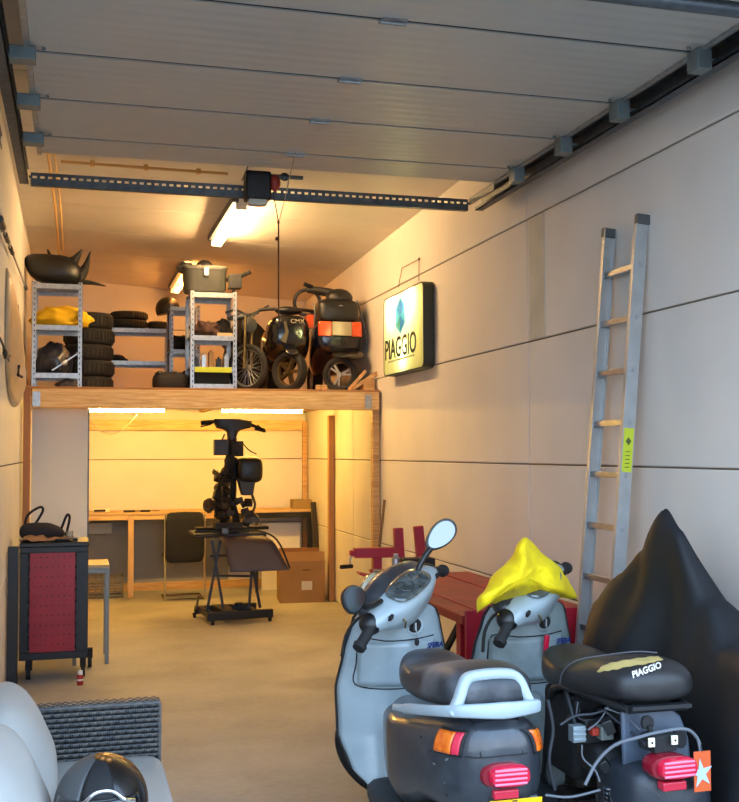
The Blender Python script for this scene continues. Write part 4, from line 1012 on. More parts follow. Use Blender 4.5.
q_ = P(389, 578, Y=6.86)
o = MB().lathe([(.028, 0), (.028, .11), (.016, .125), (.016, .14)], (0, 0, 0)).build('steel_cylinder', M_alu); o.location = (q_.x, 6.7, .75); tag(o, 'silver cylinder standing on the lift bench beside the red uprights', 'cylinder')
q_ = P(400, 565, Y=6.75)
MBt = MB(); MBt.box(-.08, .09, -.06, .06, 0, .11); MBt.box(-.12, -.07, -.05, .05, .09, .11)
o = MBt.build('tool_case', M_blackm, bevel=.004); o.location = (2.17, 6.70, .75); tag(o, 'black case on the far end of the lift bench behind the uprights', 'case')
# ================================================================ GREY SCOOTERS
def cowl_a(y): return lerpk([(-.03, (.085,)), (0, (.125,)), (.05, (.152,)), (.12, (.17,)), (.3, (.195,)), (.5, (.215,)), (.7, (.175,)), (.80, (.11,))], y)[0]
def cowl_t(y): return lerpk([(-.03, (.70,)), (0, (.73,)), (.06, (.735,)), (.2, (.715,)), (.5, (.66,)), (.8, (.64,))], y)[0]
def cowl_b(y): return lerpk([(-.03, (.49,)), (.1, (.42,)), (.3, (.40,)), (.55, (.30,)), (.82, (.27,))], y)[0]
CN = 3.3
def cowl_x(y, z):
    c = .57; b = (cowl_t(y)-c) if z > c else (c-cowl_b(y))
    k = min(abs(z-c)/b, .999); return cowl_a(y)*(1-k**CN)**(1/CN)
def cowl_z(x, y):
    k = min(abs(x)/cowl_a(y), .999); return .57+(cowl_t(y)-.57)*(1-k**CN)**(1/CN)

def steering(t, S, mirrors=None, Ltw=None):
    m = MB(S); rr = []
    for x, cy, cz, ay, up, dn_ in ((-.255, 0, -.02, .02, .02, .02), (-.235, 0, -.012, .034, .03, .03), (-.18, 0, .0, .052, .04, .055), (-.10, .0, .0, .085, .05, .10), (0, .01, .0, .10, .055, .155), (.10, .0, .0, .085, .05, .10), (.18, 0, .0, .052, .04, .055), (.235, 0, -.012, .034, .03, .03), (.255, 0, -.02, .02, .02, .02)):
        rr.append([V((x, y, z)) for y, z in sup(cy, cz, ay, up, 2.6, 24, dn_)])
    m.loft(rr); m.build('headset', M_grey, t, sub=1)
    m = MB(S); rr = []
    for x, ay, up, dn_ in ((-.22, .03, .02, .03), (-.17, .06, .038, .06), (0, .10, .055, .15), (.17, .06, .038, .06), (.22, .03, .02, .03)):
        rr.append([V((x, y, z)) for y, z in sup(.055, .004, ay, up, 2.6, 24, dn_)])
    m.loft(rr); m.build('front_cover', M_cowl, t, sub=1)
    m = MB(S); m.lathe([(.07, 0), (.078, .03), (.06, .05)], (0, .12, -.05), (0, 1, -.1)); m.build('headlamp', MATS['clear_lens'], t)
    # instrument panel
    m = MB(S)
    def dsh(u, v):
        a = 2*PI*u; r_ = v; x = .125*r_*(abs(math.cos(a))**.7)*(1 if math.cos(a) > 0 else -1); y = .062*r_*(abs(math.sin(a))**.7)*(1 if math.sin(a) > 0 else -1)
        return V((x, -.016+y, .056+.008*(1-r_*r_)-.12*abs(x)*0+(-.35*(y) if 0 else 0)))
    m.grid(dsh, 32, 5); o = m.build('instrument_lens', M_dash, t, solid=.004)
    m = MB(S); m.torus((-.03, -.016, .0665), (0, 0, 1), .036, .002, 28, 6); m.torus((.055, -.012, .0655), (0, 0, 1), .022, .002, 24, 6); m.box(-.09, -.07, -.03, .0, .060, .0635); m.bar((-.03, -.016, .067), (-.01, .001, .067), .002, .002)
    m.build('gauge', M_galvd, o)
    for sx in (-1, 1):
        m = MB(S); m.lathe([(.019, .0), (.025, .01), (.021, .03), (.021, .105), (.027, .11), (.024, .128)], (sx*.225, 0, -.01), (sx, -.10, -.38), 16); m.build('grip', M_rub, t)
        m = MB(S); m.ell((sx*.225, .012, -.02), (.045, .045, .042)); m.build('switch_pod', M_black, t)
        m = MB(S); m.tube([(sx*.19, .045, -.01), (sx*.24, .07, -.025), (sx*.31, .065, -.055), (sx*.385, .03, -.085)], .007, 8, sm=3); m.build('brake_lever', M_black, t)
        m = MB(S); m.box(sx*.185-.013, sx*.185+.013, -.056, -.044, .006, .026); m.build('switch', M_blackm, t, bevel=.003)
    m = MB(S); m.tube([(-.12, -.065, -.01), (-.12, -.085, -.025), (-.12, -.085, -.05)], .004); m.build('bag_hook', M_goldm, t)

def front_end(t, S):
    wheel(t, S @ V((0, .0, -.80)), (S.to_3x3() @ V((1, 0, 0))), .205, .095, 'five', M_galv, 'front_wheel')
    m = MB(S); rr = []
    for i in range(11):
        an = -.25+i*.29; w = .062 if 1 < i < 9 else .035
        rr.append([V((x, .0-math.cos(an)*.225, -.80+math.sin(an)*.228+z)) for x, z in sup(0, 0, w, .018, 3, 14)])
    m.loft(rr); m.build('front_fender', M_cowl, t, sub=1)
    m = MB(S); m.cyl((0, .06, -.20), (0, .04, -.55), .028)
    for sx in (-1, 1): m.tube([(0, .02, -.54), (sx*.06, .03, -.56), (sx*.062, .0, -.80)], .016)
    m.build('fork', M_black, t)

def shw(z): return lerpk([(.24, (.14,)), (.30, (.195,)), (.42, (.232,)), (.6, (.238,)), (.75, (.21,)), (.86, (.182,)), (.905, (.165,)), (.93, (.135,)), (.945, (.09,))], z)[0]
def shy(x, z): return 1.055+.0*z+.10*(abs(x)/.23)**2.2-.30*max(0, (.42-z))-.05*max(0, 1-abs(x)/.1)*(1 if z < .55 else 0)*min(1, (.55-z)/.12 if z < .55 else 0)
def shield(t, m_, key=None):
    m = MB(); m.grid(lambda u, v: (lambda z: (lambda x: V((x, shy(x, z), z)))(shw(z)*(2*u-1)))(.24+.705*v), 28, 40)
    m.build('leg_shield', m_, t, solid=.014, soff=1, smooth=60, bevel=0)
    # dark edge beading
    pts = [V((-shw(z)-.002, shy(shw(z), z)+.008, z)) for z in [.26+.05*i for i in range(14)]]
    pts += [V((x, shy(x, .945)+.008, .947)) for x in (-.07, 0, .07)]
    pts += [V((-p.x, p.y, p.z)) for p in reversed(pts[:14])]
    MB().tube(pts, .006, 6, sm=2).build('edge_beading', M_blackm, t)
    # front nose panel
    rr = []
    for z, a, b in ((.45, .12, .06), (.55, .16, .10), (.7, .165, .12), (.85, .15, .10), (.92, .12, .06)): rr.append([V((x, 1.14+y, z)) for x, y in sup(0, 0, a, b, 2.6, 24, .04)])
    MB().loft(rr).build('nose_panel', m_, t, sub=1)
    # glove box lid seam
    def L(x, z): return V((x, shy(x, z)-.002, z))
    pts = [L(-.165+.01*k, .80+.002*k-.001*k) for k in range(0, 1)]
    seam = [L(.15, .805), L(.05, .797), L(-.06, .795), L(-.155, .80), L(-.172, .70), L(-.182, .635), L(-.15, .612), L(-.05, .606), L(.08, .606), L(.16, .612)]
    MB().tube(seam, .0028, 6, sm=3).build('lid_seam', M_blackm, t)
    lid = MB(); lid.grid(lambda u, v: (lambda x, z: V((x, shy(x, z)-.006, z)))(-.168+.325*u, .617+.172*v), 16, 8); lid.build('glovebox_lid', m_, t, solid=.006, soff=1)
    # ignition lock
    c = V((.058, shy(.058, .852), .852))
    k = MB().torus(c+V((0, -.002, 0)), (0, 1, 0), .034, .006, 28).build('ignition_lock', m_, t)
    MB().cyl(c+V((0, -.003, 0)), c+V((0, .002, 0)), .032).build('lock_barrel', M_blackm, k)
    kk = MB(); kk.ob(c+V((-.004, -.02, -.0)), (.006, .03, .03)); kk.tube([c+V((0, -.03, -.01)), c+V((0, -.034, -.04)), c+V((0, -.03, -.05))], .002); kk.build('key', M_galv, k)
    fb = MB(); 
    if key: fb.tube([c+V((0, -.034, -.05)), c+V((-.006, -.034, -.09)), c+V((-.004, -.032, -.13))], .012, sm=2); fb.build('key_fob', M_tail if key == 'red' else M_blackm, k)
    else: fb.ell(c+V((0, -.035, -.06)), (.010, .008, .016)); fb.build('key_fob', M_blackm, k)
    text('badge_lettering', 'SFERA', .030, M_blueg, t, axes((.152, shy(.15, .765)-.010, .765), (1, .35, 0), (0, 0, 1)), shear=.3, bold=.0008)
    # tunnel and floorboard
    shell(t, 'centre_tunnel', m_, [(.62, 0, .36, .10, .18, .08), (.75, 0, .33, .07, .10, .06), (.9, 0, .36, .05, .12, .08), (1.0, 0, .42, .045, .16, .1), (1.05, 0, .44, .03, .16, .08)], 3)
    shell(t, 'floorboard', mat('floorboard_rubber', '23282c', .6, hex2='30353a', scale=9), [(.50, 0, .265, .16, .02, .05), (.54, 0, .265, .19, .025, .05), (.85, 0, .26, .20, .025, .05), (1.0, 0, .28, .17, .02, .04)], 5)

def seat_mesh(t, mt, wide=1.0):
    return shell(t, 'seat', mt, [(.02, 0, .80, .08, .03, .03), (.04, 0, .80, .125*wide, .055, .045), (.10, 0, .80, .148*wide, .08, .055), (.25, 0, .79, .160*wide, .085, .07), (.40, 0, .77, .158*wide, .06, .075), (.52, 0, .755, .150, .05, .07), (.62, 0, .75, .138, .065, .07), (.70, 0, .75, .115, .08, .07), (.76, 0, .745, .085, .07, .06), (.785, 0, .74, .05, .045, .04)], 2.9, sub=2)

def tail_lamp(t, y, x0, z0, k=1.0, rot=0):
    T = Matrix.Translation(V((x0, y, z0))) @ Matrix.Rotation(R_(rot), 4, 'Y')
    hw_, hh_ = .072*k, .036*k
    m = MB(T); m.loft([[V((x, yy, z)) for x, z in sup(cx_, 0, a, b, 2.6, 32)] for yy, cx_, a, b in ((.05, -.012, hw_*1.05, hh_*1.1), (0, -.012, hw_*1.12, hh_*1.2), (-.012, -.008, hw_*1.1, hh_*1.12))])
    h = m.build('tail_lamp_housing', mat('dark_red_lens', '7a0e20', .25, coat=.5), t)
    m = MB(T); m.loft([[V((x, yy, z)) for x, z in sup(.004, 0, a, b, 3.2, 36)] for yy, a, b in ((-.005, hw_, hh_), (-.026, hw_, hh_), (-.034, hw_*.93, hh_*.86), (-.036, hw_*.6, hh_*.5))])
    l = m.build('tail_lamp', M_tail, h)
    for i, z in enumerate((-.022, -.006, .010, .024)):
        MB(T).box(-hw_*.78, hw_*.85, -.0385, -.030, z*k-.0035, z*k+.0035).build('lens_rib', M_taill, l, bevel=.002)
    MB(T).box(-.052*k, .038*k, -.02, .02, -.077*k, -.047*k).build('reflector', mat('reflector_red', 'b8263a', .25), t, bevel=.004)

def stand_and_engine(t, full=True):
    wheel(t, (0, .26, .205), (1, 0, 0), .205, .095, 'five', M_galv, 'rear_wheel')
    m = MB(); m.ell((-.10, .36, .24), (.05, .22, .09), (8, 0, 0)); m.ell((.11, .30, .22), (.04, .10, .09)); m.box(-.1, .1, .42, .60, .22, .34); m.cyl((.0, .6, .3), (0, .62, .55), .06); m.build('engine', M_engine, t)
    m = MB()
    for s in (-1, 1): m.tube([(s*.09, .52, .25), (s*.13, .50, .12), (s*.16, .47, .012)], .012)
    m.tube([(-.16, .47, .012), (.16, .47, .012)], .012); m.build('centre_stand', M_black, t)

def smat(rz, o): return Matrix.Translation(V(o)) @ Matrix.Rotation(R_(rz), 4, 'Z')
ST = Matrix.Translation(V((-.005, 1.0, .985))) @ Matrix.Rotation(R_(28), 4, 'X') @ Matrix.Rotation(R_(45), 4, 'Z')

# ---- scooter 1: complete, with mirrors
O1 = (1.26, 3.10, 0); W1 = smat(-.3, O1); I1 = W1.inverted()
s1 = thing('scooter', 'grey scooter with two mirrors and a dusty dark rear cowl, in the centre foreground', 'scooter', O1, -.3)
shield(s1, M_grey); steering(s1, ST); front_end(s1, ST); stand_and_engine(s1)
ys_ = [-.035, -.03, -.02, 0, .02, .05, .09, .14, .2, .3, .4, .5, .6, .7, .76, .80]
rr = []
for y in ys_:
    k = .6 if y == -.035 else 1
    rr.append([V((x, y, z)) for x, z in sup(0, .57, cowl_a(y)*k, (cowl_t(y)-.57)*k, CN, 40, (.57-cowl_b(y))*k)])
cw_ = MB().loft(rr).build('rear_cowl', M_cowl, s1, smooth=50)
random.seed(11)
for i in range(7):
    y0_, z0_, dl_ = random.uniform(.03, .22), random.uniform(.50, .64), random.uniform(.008, .026); sl_ = random.uniform(-.5, .5)
    MB().grid(lambda u, v: (lambda y, z: V((-cowl_x(y, z)-.0006, y, z)))(y0_+dl_*u, z0_+sl_*dl_*u+(v-.5)*.007*math.sin(PI*min(.95, max(.05, u)))), 8, 2).build('scuff', M_blackm if i % 3 else mat('bare_scratch', '7c7f80', .6), cw_, smooth=0)
# cowl panel seams
def seam_on(xs): return [V((x, y, cowl_z(x, y)+.0005)) for x, y in xs]
m = MB()
for x in (-.082, .062):
    pts = [V((x*(1-.12*k/6), -.03+(.001 if 0 else 0)-.006, .655-.0+.0*k)) for k in range(0)]
    pts = seam_on([(x*1.0, yy) for yy in (.10, .07, .045, .02, 0.0)])+[V((x*.95, -.026, .655)), V((x*.93, -.0365, .632))]
    m.tube(pts, .0022, 6, sm=2)
m.tube([V((-.12, -.008, .632)), V((-.08, -.034, .632)), V((0, -.0375, .634)), V((.06, -.036, .634)), V((.12, -.006, .636))], .0018, 6, sm=2)
m.build('panel_seam', M_blackm, s1)
for sx, y0, y1 in ((-1, .003, .13), (1, -.018, .05)):
    def sf(u, v, off=.004):
        y = y0+(y1-y0)*u; z = .628+.078*v-.012*u
        return V((sx*(cowl_x(y, z)+off), y-.004, z))
    m = MB(); m.grid(sf, 12, 6); b_ = m.build('indicator_surround', M_blackm, s1, solid=.004)
    def sf2(u, v): return sf(.06+.88*u, .08+.84*v, .009)
    if sx < 0:
        MB().grid(lambda u, v: sf2(.24+.76*u, v), 10, 6).build('indicator', M_amber, s1, solid=.007)
        MB().grid(lambda u, v: sf2(.22*u, v), 5, 6).build('indicator_reflector', mat('pink_red_lens', 'd02a44', .25, coat=.4), s1, solid=.007)
    else: MB().grid(sf2, 10, 6).build('indicator', M_amber, s1, solid=.007)
tail_lamp(s1, -.035, .003, .578, .88)
m = MB(); M_ = Matrix.Translation(V((.03, -.045, .505))) @ Matrix.Rotation(R_(12), 4, 'X')
m.M = M_; m.box(-.085, .085, -.002, .002, -.15, 0); pl_ = m.build('number_plate', M_plate, s1, bevel=.001)
m = MB(M_); m.box(-.012, .004, -.003, -.002, -.006, -.002); m.build('plate_mark', M_blackm, pl_)
m = MB(); m.box(.05, .09, -.02, .02, .49, .53); m.box(-.05, .12, -.01, .15, .36, .50); m.build('plate_holder', M_cowl, s1, bevel=.006)
seat_mesh(s1, M_seat)
# grab rail : band + arch
m = MB(); path = []
for x, y in ((-.195, .46), (-.192, .35), (-.180, .18), (-.155, .06), (-.11, -.005), (0, -.028), (.105, -.005), (.142, .06), (.160, .18), (.165, .35), (.165, .46)): path.append(V((x, y, .766-.19*max(0, y))))
path = spline(path, 4); rr = []
for i, p in enumerate(path):
    d_ = (path[min(i+1, len(path)-1)]-path[max(i-1, 0)]).normalized(); nx_ = V((-d_.y, d_.x, 0)); e_ = 1 if 3 < i < len(path)-4 else .7
    hh_ = .017*e_+.008*max(0, 1-abs(p.x)/.17)*(1 if p.y < .1 else 0); rr.append([p+nx_*a+V((0, 0, b)) for a, b in sup(0, 0, .015, hh_, 3.5, 14)])
m.loft(rr)
ap = [V((-.145, .03, .75)), V((-.120, .04, .79)), V((-.100, .05, .835)), V((-.082, .055, .852)), V((-.05, .055, .858)), V((0, .055, .860)), V((.04, .055, .858)), V((.066, .055, .852)), V((.084, .05, .835)), V((.102, .04, .79)), V((.12, .03, .75))]
ap = spline(ap, 3); rr = []
for i, p in enumerate(ap):
    d_ = (ap[min(i+1, len(ap)-1)]-ap[max(i-1, 0)]).normalized(); nz_ = V((0, 1, 0)).cross(d_).normalized()
    rr.append([p+V((0, a, 0))+nz_*b for a, b in sup(0, 0, .022, .0165, 3.2, 14)])
m.loft(rr); m.build('grab_rail', M_greyl, s1, smooth=50)
def mirror(t, I, cen, ax1, ax2, r1, r2, stalk, name='mirror'):
    """cen, stalk given in world, converted to the scooter's frame"""
    c = I @ cen; R3 = I.to_3x3(); u = (R3 @ ax1).normalized(); w = (R3 @ ax2); w = (w-u*w.dot(u)).normalized(); n = u.cross(w)
    m = MB(); rr = []
    def egg(k, off, sc=1): 
        out = []
        for i in range(32):
            a = 2*PI*i/32; x = math.cos(a); y = math.sin(a); e = 1+.0*x-.28*(x < 0)*abs(x)
            out.append(c+u*(r1*k*x)+w*(r2*k*y*(1+.18*x))+n*off)
        return out
    m.loft([egg(.90, .002), egg(1, .0), egg(1.03, -.012), egg(.85, -.035), egg(.4, -.048)])
    m.tube([I @ p for p in stalk], [.011, .014], 10, sm=4)
    o = m.build(name, M_black, t, smooth=50)
    m = MB(); g_ = egg(.86, .003); m.loft([g_, egg(.86, .0045)]); m.build('mirror_glass', M_mirror, o, smooth=20)
Yr = 4.18
view = lambda p: (CAM-p).normalized()
cR = P(441, 535, Y=Yr); axl = (P(452, 524, Y=Yr)-P(428, 548, Y=Yr)); nrm = (view(cR)*.55+V((.15, -1, .15))*.6).normalized()
u_ = axl.normalized(); w_ = nrm.cross(u_).normalized()
mirror(s1, I1, cR, u_, w_, .078, .048, [P(416, 577, Y=Yr-.02), P(420, 565, Y=Yr-.01), P(427, 553, Y=Yr), P(433, 546, Y=Yr+.012)])
cL = P(354.5, 600, Y=3.86); u_ = (V((.25, .1, 1))).normalized(); nl = V((.30, -.93, .1)).normalized(); w_ = nl.cross(u_).normalized()
mirror(s1, I1, cL, u_, w_, .052, .048, [P(381, 601, Y=3.98), P(372, 606, Y=3.93), P(364, 606, Y=3.89), P(357, 602, Y=3.875)])

# ---- scooter 2: rear body removed
O2 = (1.79, 3.04, 0); W2 = smat(-.7, O2); I2 = W2.inverted()
s2 = thing('scooter', 'grey scooter with bare wiring, its rear bodywork removed, under the yellow cloth', 'scooter', O2, -.7)
shield(s2, M_greyd, 'red'); steering(s2, ST); front_end(s2, ST); stand_and_engine(s2)
se = seat_mesh(s2, M_seatb, 1.03)
def L2(x, y, Y): return I2 @ P(x, y, Y=Y)
# lettering on the rear right of the seat and torn foam patch on top
bpy.context.view_layer.update()
from mathutils.bvhtree import BVHTree
_dg = bpy.context.evaluated_depsgraph_get(); _dg.update(); _sm = se.evaluated_get(_dg).to_mesh()
_bvh = BVHTree.FromPolygons([v.co.copy() for v in _sm.vertices], [tuple(p.vertices) for p in _sm.polygons])
eye = I2 @ CAM
def lay(p2, off=.0022):
    """lay a point on the seat cover where the sight line meets it"""
    d = (p2-eye).normalized(); h_, n_, *_x = _bvh.ray_cast(eye, d)
    if h_ is None: h_, n_, *_x = _bvh.find_nearest(p2)
    return h_+n_*off-d*.0015
lo_ = L2(632.5, 675.5, 3.1); hi_ = L2(661, 665.5, 3.1); up_ = L2(645, 660, 3.1)-L2(647, 670, 3.1)
tx_ = text('lettering', 'PIAGGIO', .030, mat('cream_print', 'e0d8c8', .5), se, Matrix.Identity(4), ext=0, bold=.0009)
xs_ = [v.co.x for v in tx_.data.vertices]; w0_, w1_ = min(xs_), max(xs_)
for v in tx_.data.vertices:
    f_ = (v.co.x-w0_)/(w1_-w0_); v.co = lay(lo_+(hi_-lo_)*f_+up_.normalized()*(v.co.y*.95))
up_e = [(597, 671), (605, 665), (616, 662), (630, 659.5), (645, 657.5), (656, 656.5), (663, 659)]
dn_e = [(598, 672.5), (607, 671), (617, 669.5), (630, 666.5), (645, 664.5), (655, 662), (663, 660)]
m = MB()
ue = spline([V((a, b, 0)) for a, b in up_e], 4); de = spline([V((a, b, 0)) for a, b in dn_e], 4)
def tearf(u, v):
    k = min(int(u*(len(ue)-1)+.5), len(ue)-1); q2 = ue[k].lerp(de[k], v); q2.y += .5*math.sin(k*1.7)*(1 if v in (0, 1) else 0)
    return lay(L2(q2.x, q2.y, 3.1), .001)
m.grid(tearf, len(ue)-1, 4)
m.build('foam_tear', mat('exposed_foam', 'b79f5e', .9, var=.2, scale=20), se, smooth=0)
m = MB(); m.tube([V((-.166, .42, .74)), V((-.163, .40, .79)), V((-.13, .36, .833)), V((-.05, .32, .853)), V((.05, .28, .868)), V((.12, .26, .864))], .003, 6, sm=3); m.build('seat_piping', mat('grey_piping', '4a484a', .6), se)
# sub-frame
m = MB()
for s in (-1, 1): m.tube([(s*.10, .05, .735), (s*.135, .3, .735), (s*.13, .55, .70), (s*.08, .72, .5), (s*.06, .8, .28)], .014, sm=3)
m.tube([(-.10, .05, .735), (.10, .05, .735)], .013); m.tube([(-.145, .3, .735), (.145, .3, .735)], .012); m.tube([(-.13, .45, .72), (-.12, .35, .55), (-.10, .2, .47)], .012, sm=2); m.bar((-.10, .035, .742), (.105, .03, .742), .02, .012)
m.build('sub_frame', mat('dark_frame_paint', '1f2022', .5, metal=.2), s2)
m = MB(); m.box(-.12, .12, .42, .68, .40, .70); m.build('helmet_box', M_blackm, s2, bevel=.03)
shell(s2, 'air_duct', M_blackm, [(.16, -.09, .53, .05, .04, .05), (.25, -.08, .54, .07, .06, .07), (.45, -.05, .54, .07, .07, .08)], 4)
# plastic tail carrier with holes
m = MB(); yb_ = .045
outl = [(-.105, .545), (-.105, .715), (-.085, .735), (.06, .735), (.105, .70), (.13, .63), (.135, .545)]
m.prism(outl, (0, yb_, 0), (1, 0, -0.04), (0, .06, 1), -.02)
car = m.build('tail_carrier', mat('grey_blue_plastic', '4c5868', .42, hex2='39424e', scale=6), s2, bevel=.008)
m = MB()
for x, z, a, b in ((-.045, .695, .020, .022), (-.045, .64, .03, .028), (.065, .64, .022, .03)):
    MB().loft([[V((xx, yb_-.0225+(zz-.6)*.06, zz)) for xx, zz in sup(x, z, a, b, 2.4, 20)], [V((xx, yb_-.004, zz)) for xx, zz in sup(x, z, a, b, 2.4, 20)]]).build('carrier_hole', M_blackm, car)
m = MB(); m.tube([(-.045, yb_-.026, .69), (-.04, yb_-.028, .66)], .008); m.build('bolt', M_blackm, car)
shell(s2, 'rear_mudguard', mat('dark_mudguard', '22272e', .45), [(-.04, .03, .46, .11, .09, .2), (.0, .01, .47, .14, .10, .2), (.15, 0, .47, .14, .10, .12), (.3, 0, .46, .13, .07, .08)], 4)
tail_lamp(s2, -.05, -.006, .58, .88, -1)
for px_, py_ in ((651.5, 742.5), (674.5, 740)):
    p = L2(px_, py_, 3.0); m = MB(); m.box(p.x-.0105, p.x+.0105, p.y-.004, p.y+.004, p.z-.014, p.z+.014); o = m.build('terminal', mat('ivory_terminal', 'e4dcc0', .4), s2, bevel=.002)
    m = MB(); m.cyl((p.x, p.y-.006, p.z), (p.x, p.y-.003, p.z), .0035); m.build('screw', M_blackm, o)
m = MB(); a = L2(654, 749, 3.02); b = L2(676, 746, 3.02); m.bar(a+V((0, .012, .012)), b+V((0, .012, .012)), .03, .05); m.build('terminal_block', M_blackm, s2)
p = L2(577, 733, 3.25); m = MB(); m.box(p.x-.022, p.x+.022, p.y-.02, p.y+.02, p.z-.026, p.z+.026)
for k in (-1, 0, 1): m.box(p.x-.022+.0, p.x+.022, p.y-.024, p.y-.02, p.z+k*.016-.004, p.z+k*.016+.004)
m.build('regulator', mat('grey_alloy_box', '8b979c', .4, metal=.4), s2, bevel=.002)
p = L2(594, 731, 3.24); m = MB(); m.box(p.x-.012, p.x+.012, p.y-.015, p.y+.015, p.z-.012, p.z+.012); m.build('red_connector', MATS['red_plastic'], s2, bevel=.002)
p = L2(605, 732, 3.24); m = MB(); m.box(p.x-.022, p.x+.022, p.y-.02, p.y+.02, p.z-.022, p.z+.022); m.build('relay', mat('pale_relay', '6c7470', .5), s2, bevel=.003)
m = MB(); m.box(p.x-.06, p.x+.04, p.y+.02, p.y+.05, p.z-.04, p.z+.04); m.build('relay_tray', M_black, s2, bevel=.004)
M_cab = mat('cable_sheath', '2e3036', .5)
def cable(pp, r=.004, mt=M_cab, Y=3.1): MB().tube([L2(x, y, Y+dy_) for x, y, dy_ in pp], r, 8, sm=4).build('cable', mt, s2)
cable([(585, 785, 0), (597, 762, 0), (615, 745, -.02), (640, 737, -.05), (660, 732, -.06), (685, 729, -.07), (697, 738, -.07), (701, 753, -.08)], .0055, mat('grey_cable', '5c6066', .5))
cable([(560, 725, .1), (575, 716, .12), (592, 714, .12), (606, 710, .12)], .004, M_cab); cable([(606, 712, .1), (618, 722, .08), (636, 736, .0), (645, 744, -.06)], .004, M_cab)
cable([(605, 708, .1), (625, 716, .05), (640, 730, -.02)], .003, MATS['grey_cable']); cable([(582, 745, .1), (583, 758, .1), (595, 770, .08), (600, 782, .06)], .003, MATS['grey_cable'])
cable([(548, 700, .15), (553, 730, .15), (549, 760, .15), (555, 790, .15)], .006, M_cab); cable([(578, 702, .15), (577, 716, .14), (588, 722, .14)], .003, M_cab)
cable([(612, 700, .12), (600, 720, .12), (588, 730, .12)], .003, MATS['grey_cable']); cable([(545, 795, .05), (570, 797, .05), (600, 790, .05)], .004, MATS['grey_cable'])
m = MB(); m.tube([L2(613, 780, 3.18), L2(608, 830, 3.2)], .012); b_ = L2(612, 786, 3.18)
c_ = V((b_.x, b_.y, .34)); pts = []
for i in range(90): a_ = i*.7; pts.append(V((b_.x+.026*math.cos(a_), b_.y+.026*math.sin(a_), .34+(b_.z-.34)*i/89)))
m.tube(pts, .0045, 6); m.cyl((b_.x, b_.y, .32), (b_.x, b_.y, b_.z+.02), .012); m.build('shock_absorber', M_galvd, s2)
for i in range(26):
    m = MB(); rr_ = random.uniform(.015, .035); m.ob((random.uniform(-.15, .05), random.uniform(.12, .45), random.uniform(.34, .68)), (rr_*2, rr_*1.6, rr_*1.4), (random.uniform(0, 90), random.uniform(0, 90), 0)); m.build('electrical_block', M_black, s2, bevel=.003)
# orange tag with star hanging beside the tail lamp
p = P(702.5, 771, Y=2.97)
t = thing('hanging_tag', 'orange card with a pale blue star hanging beside the bare tail lamp', 'tag', (p.x, 2.97, p.z-.062), 0)
MB().box(-.029, .029, 0, .002, 0, .122).build('card', mat('orange_card', 'c4501e', .45), t, bevel=.0005)
st = []
for i in range(10):
    rr_ = .040 if i % 2 == 0 else .015; a_ = R_(90+36*i+8); st.append((rr_*math.cos(a_), rr_*math.sin(a_)*1.15))
MB().prism(st, (-.004, -.0002, .055), (1, 0, 0), (0, 0, 1), .001).build('star', mat('pale_blue_star', 'a4bccb', .45), t)
MB().tube([(0, .001, .118), (-.004, .001, .135), (-.001, .001, .15)], .0015).build('string', M_blackm, t)
# ---- yellow cloth over scooter 2's handlebar
fr = [(477, 613), (477, 599), (485, 590), (492, 576), (503, 566), (512, 556), (517, 545), (524.5, 537), (533, 543), (543, 554), (553, 561), (562, 569), (570, 583), (577, 598), (563, 598), (548, 596.5), (532, 597), (518, 597), (510, 599), (501, 601), (494, 604), (488, 600), (483, 606)]
fr = [V((x, y, 0)) for x, y in fr]; fr = spline(fr+[fr[0]], 4)[:-1]
cy_ = V((526, 577, 0)); m = MB(); rings = []
def pd(q2):   # depth of the drape: it follows the bar, which runs away from the camera to the right
    return 3.90+(q2.x-485)*.0032
N = 12
for sidek in (1, -1):
    for k in range(N+1):
        s = math.sin(PI/2*k/N) if sidek > 0 else math.cos(PI/2*k/N)
        if sidek < 0 and k == 0: continue
        ring = []
        for p2 in fr:
            q2 = cy_+(p2-cy_)*max(s, .002)
            th = .21*math.sqrt(max(0, 1-s*s))*(1 if sidek > 0 else -.8)
            f1 = .014*noise.noise(V((q2.x*.25, q2.y*.22, 2)))+.05*noise.noise(V((q2.x*.055, q2.y*.03, 4)))+.026*math.sin(q2.x*.11+q2.y*.16+2*noise.noise(V((q2.x*.04, q2.y*.04, 1))))*s+.02*noise.noise(V((q2.x*.14, q2.y*.14, 7)))
            ring.append(P(q2.x, q2.y, Y=pd(q2)-th+f1*(1-s**8)))
        rings.append(ring)
m.loft(rings, caps=True)
o = m.build('cloth', M_yellow, smooth=180); tag(settle(o), 'bright yellow cloth draped over the handlebar of the second grey scooter', 'cloth')

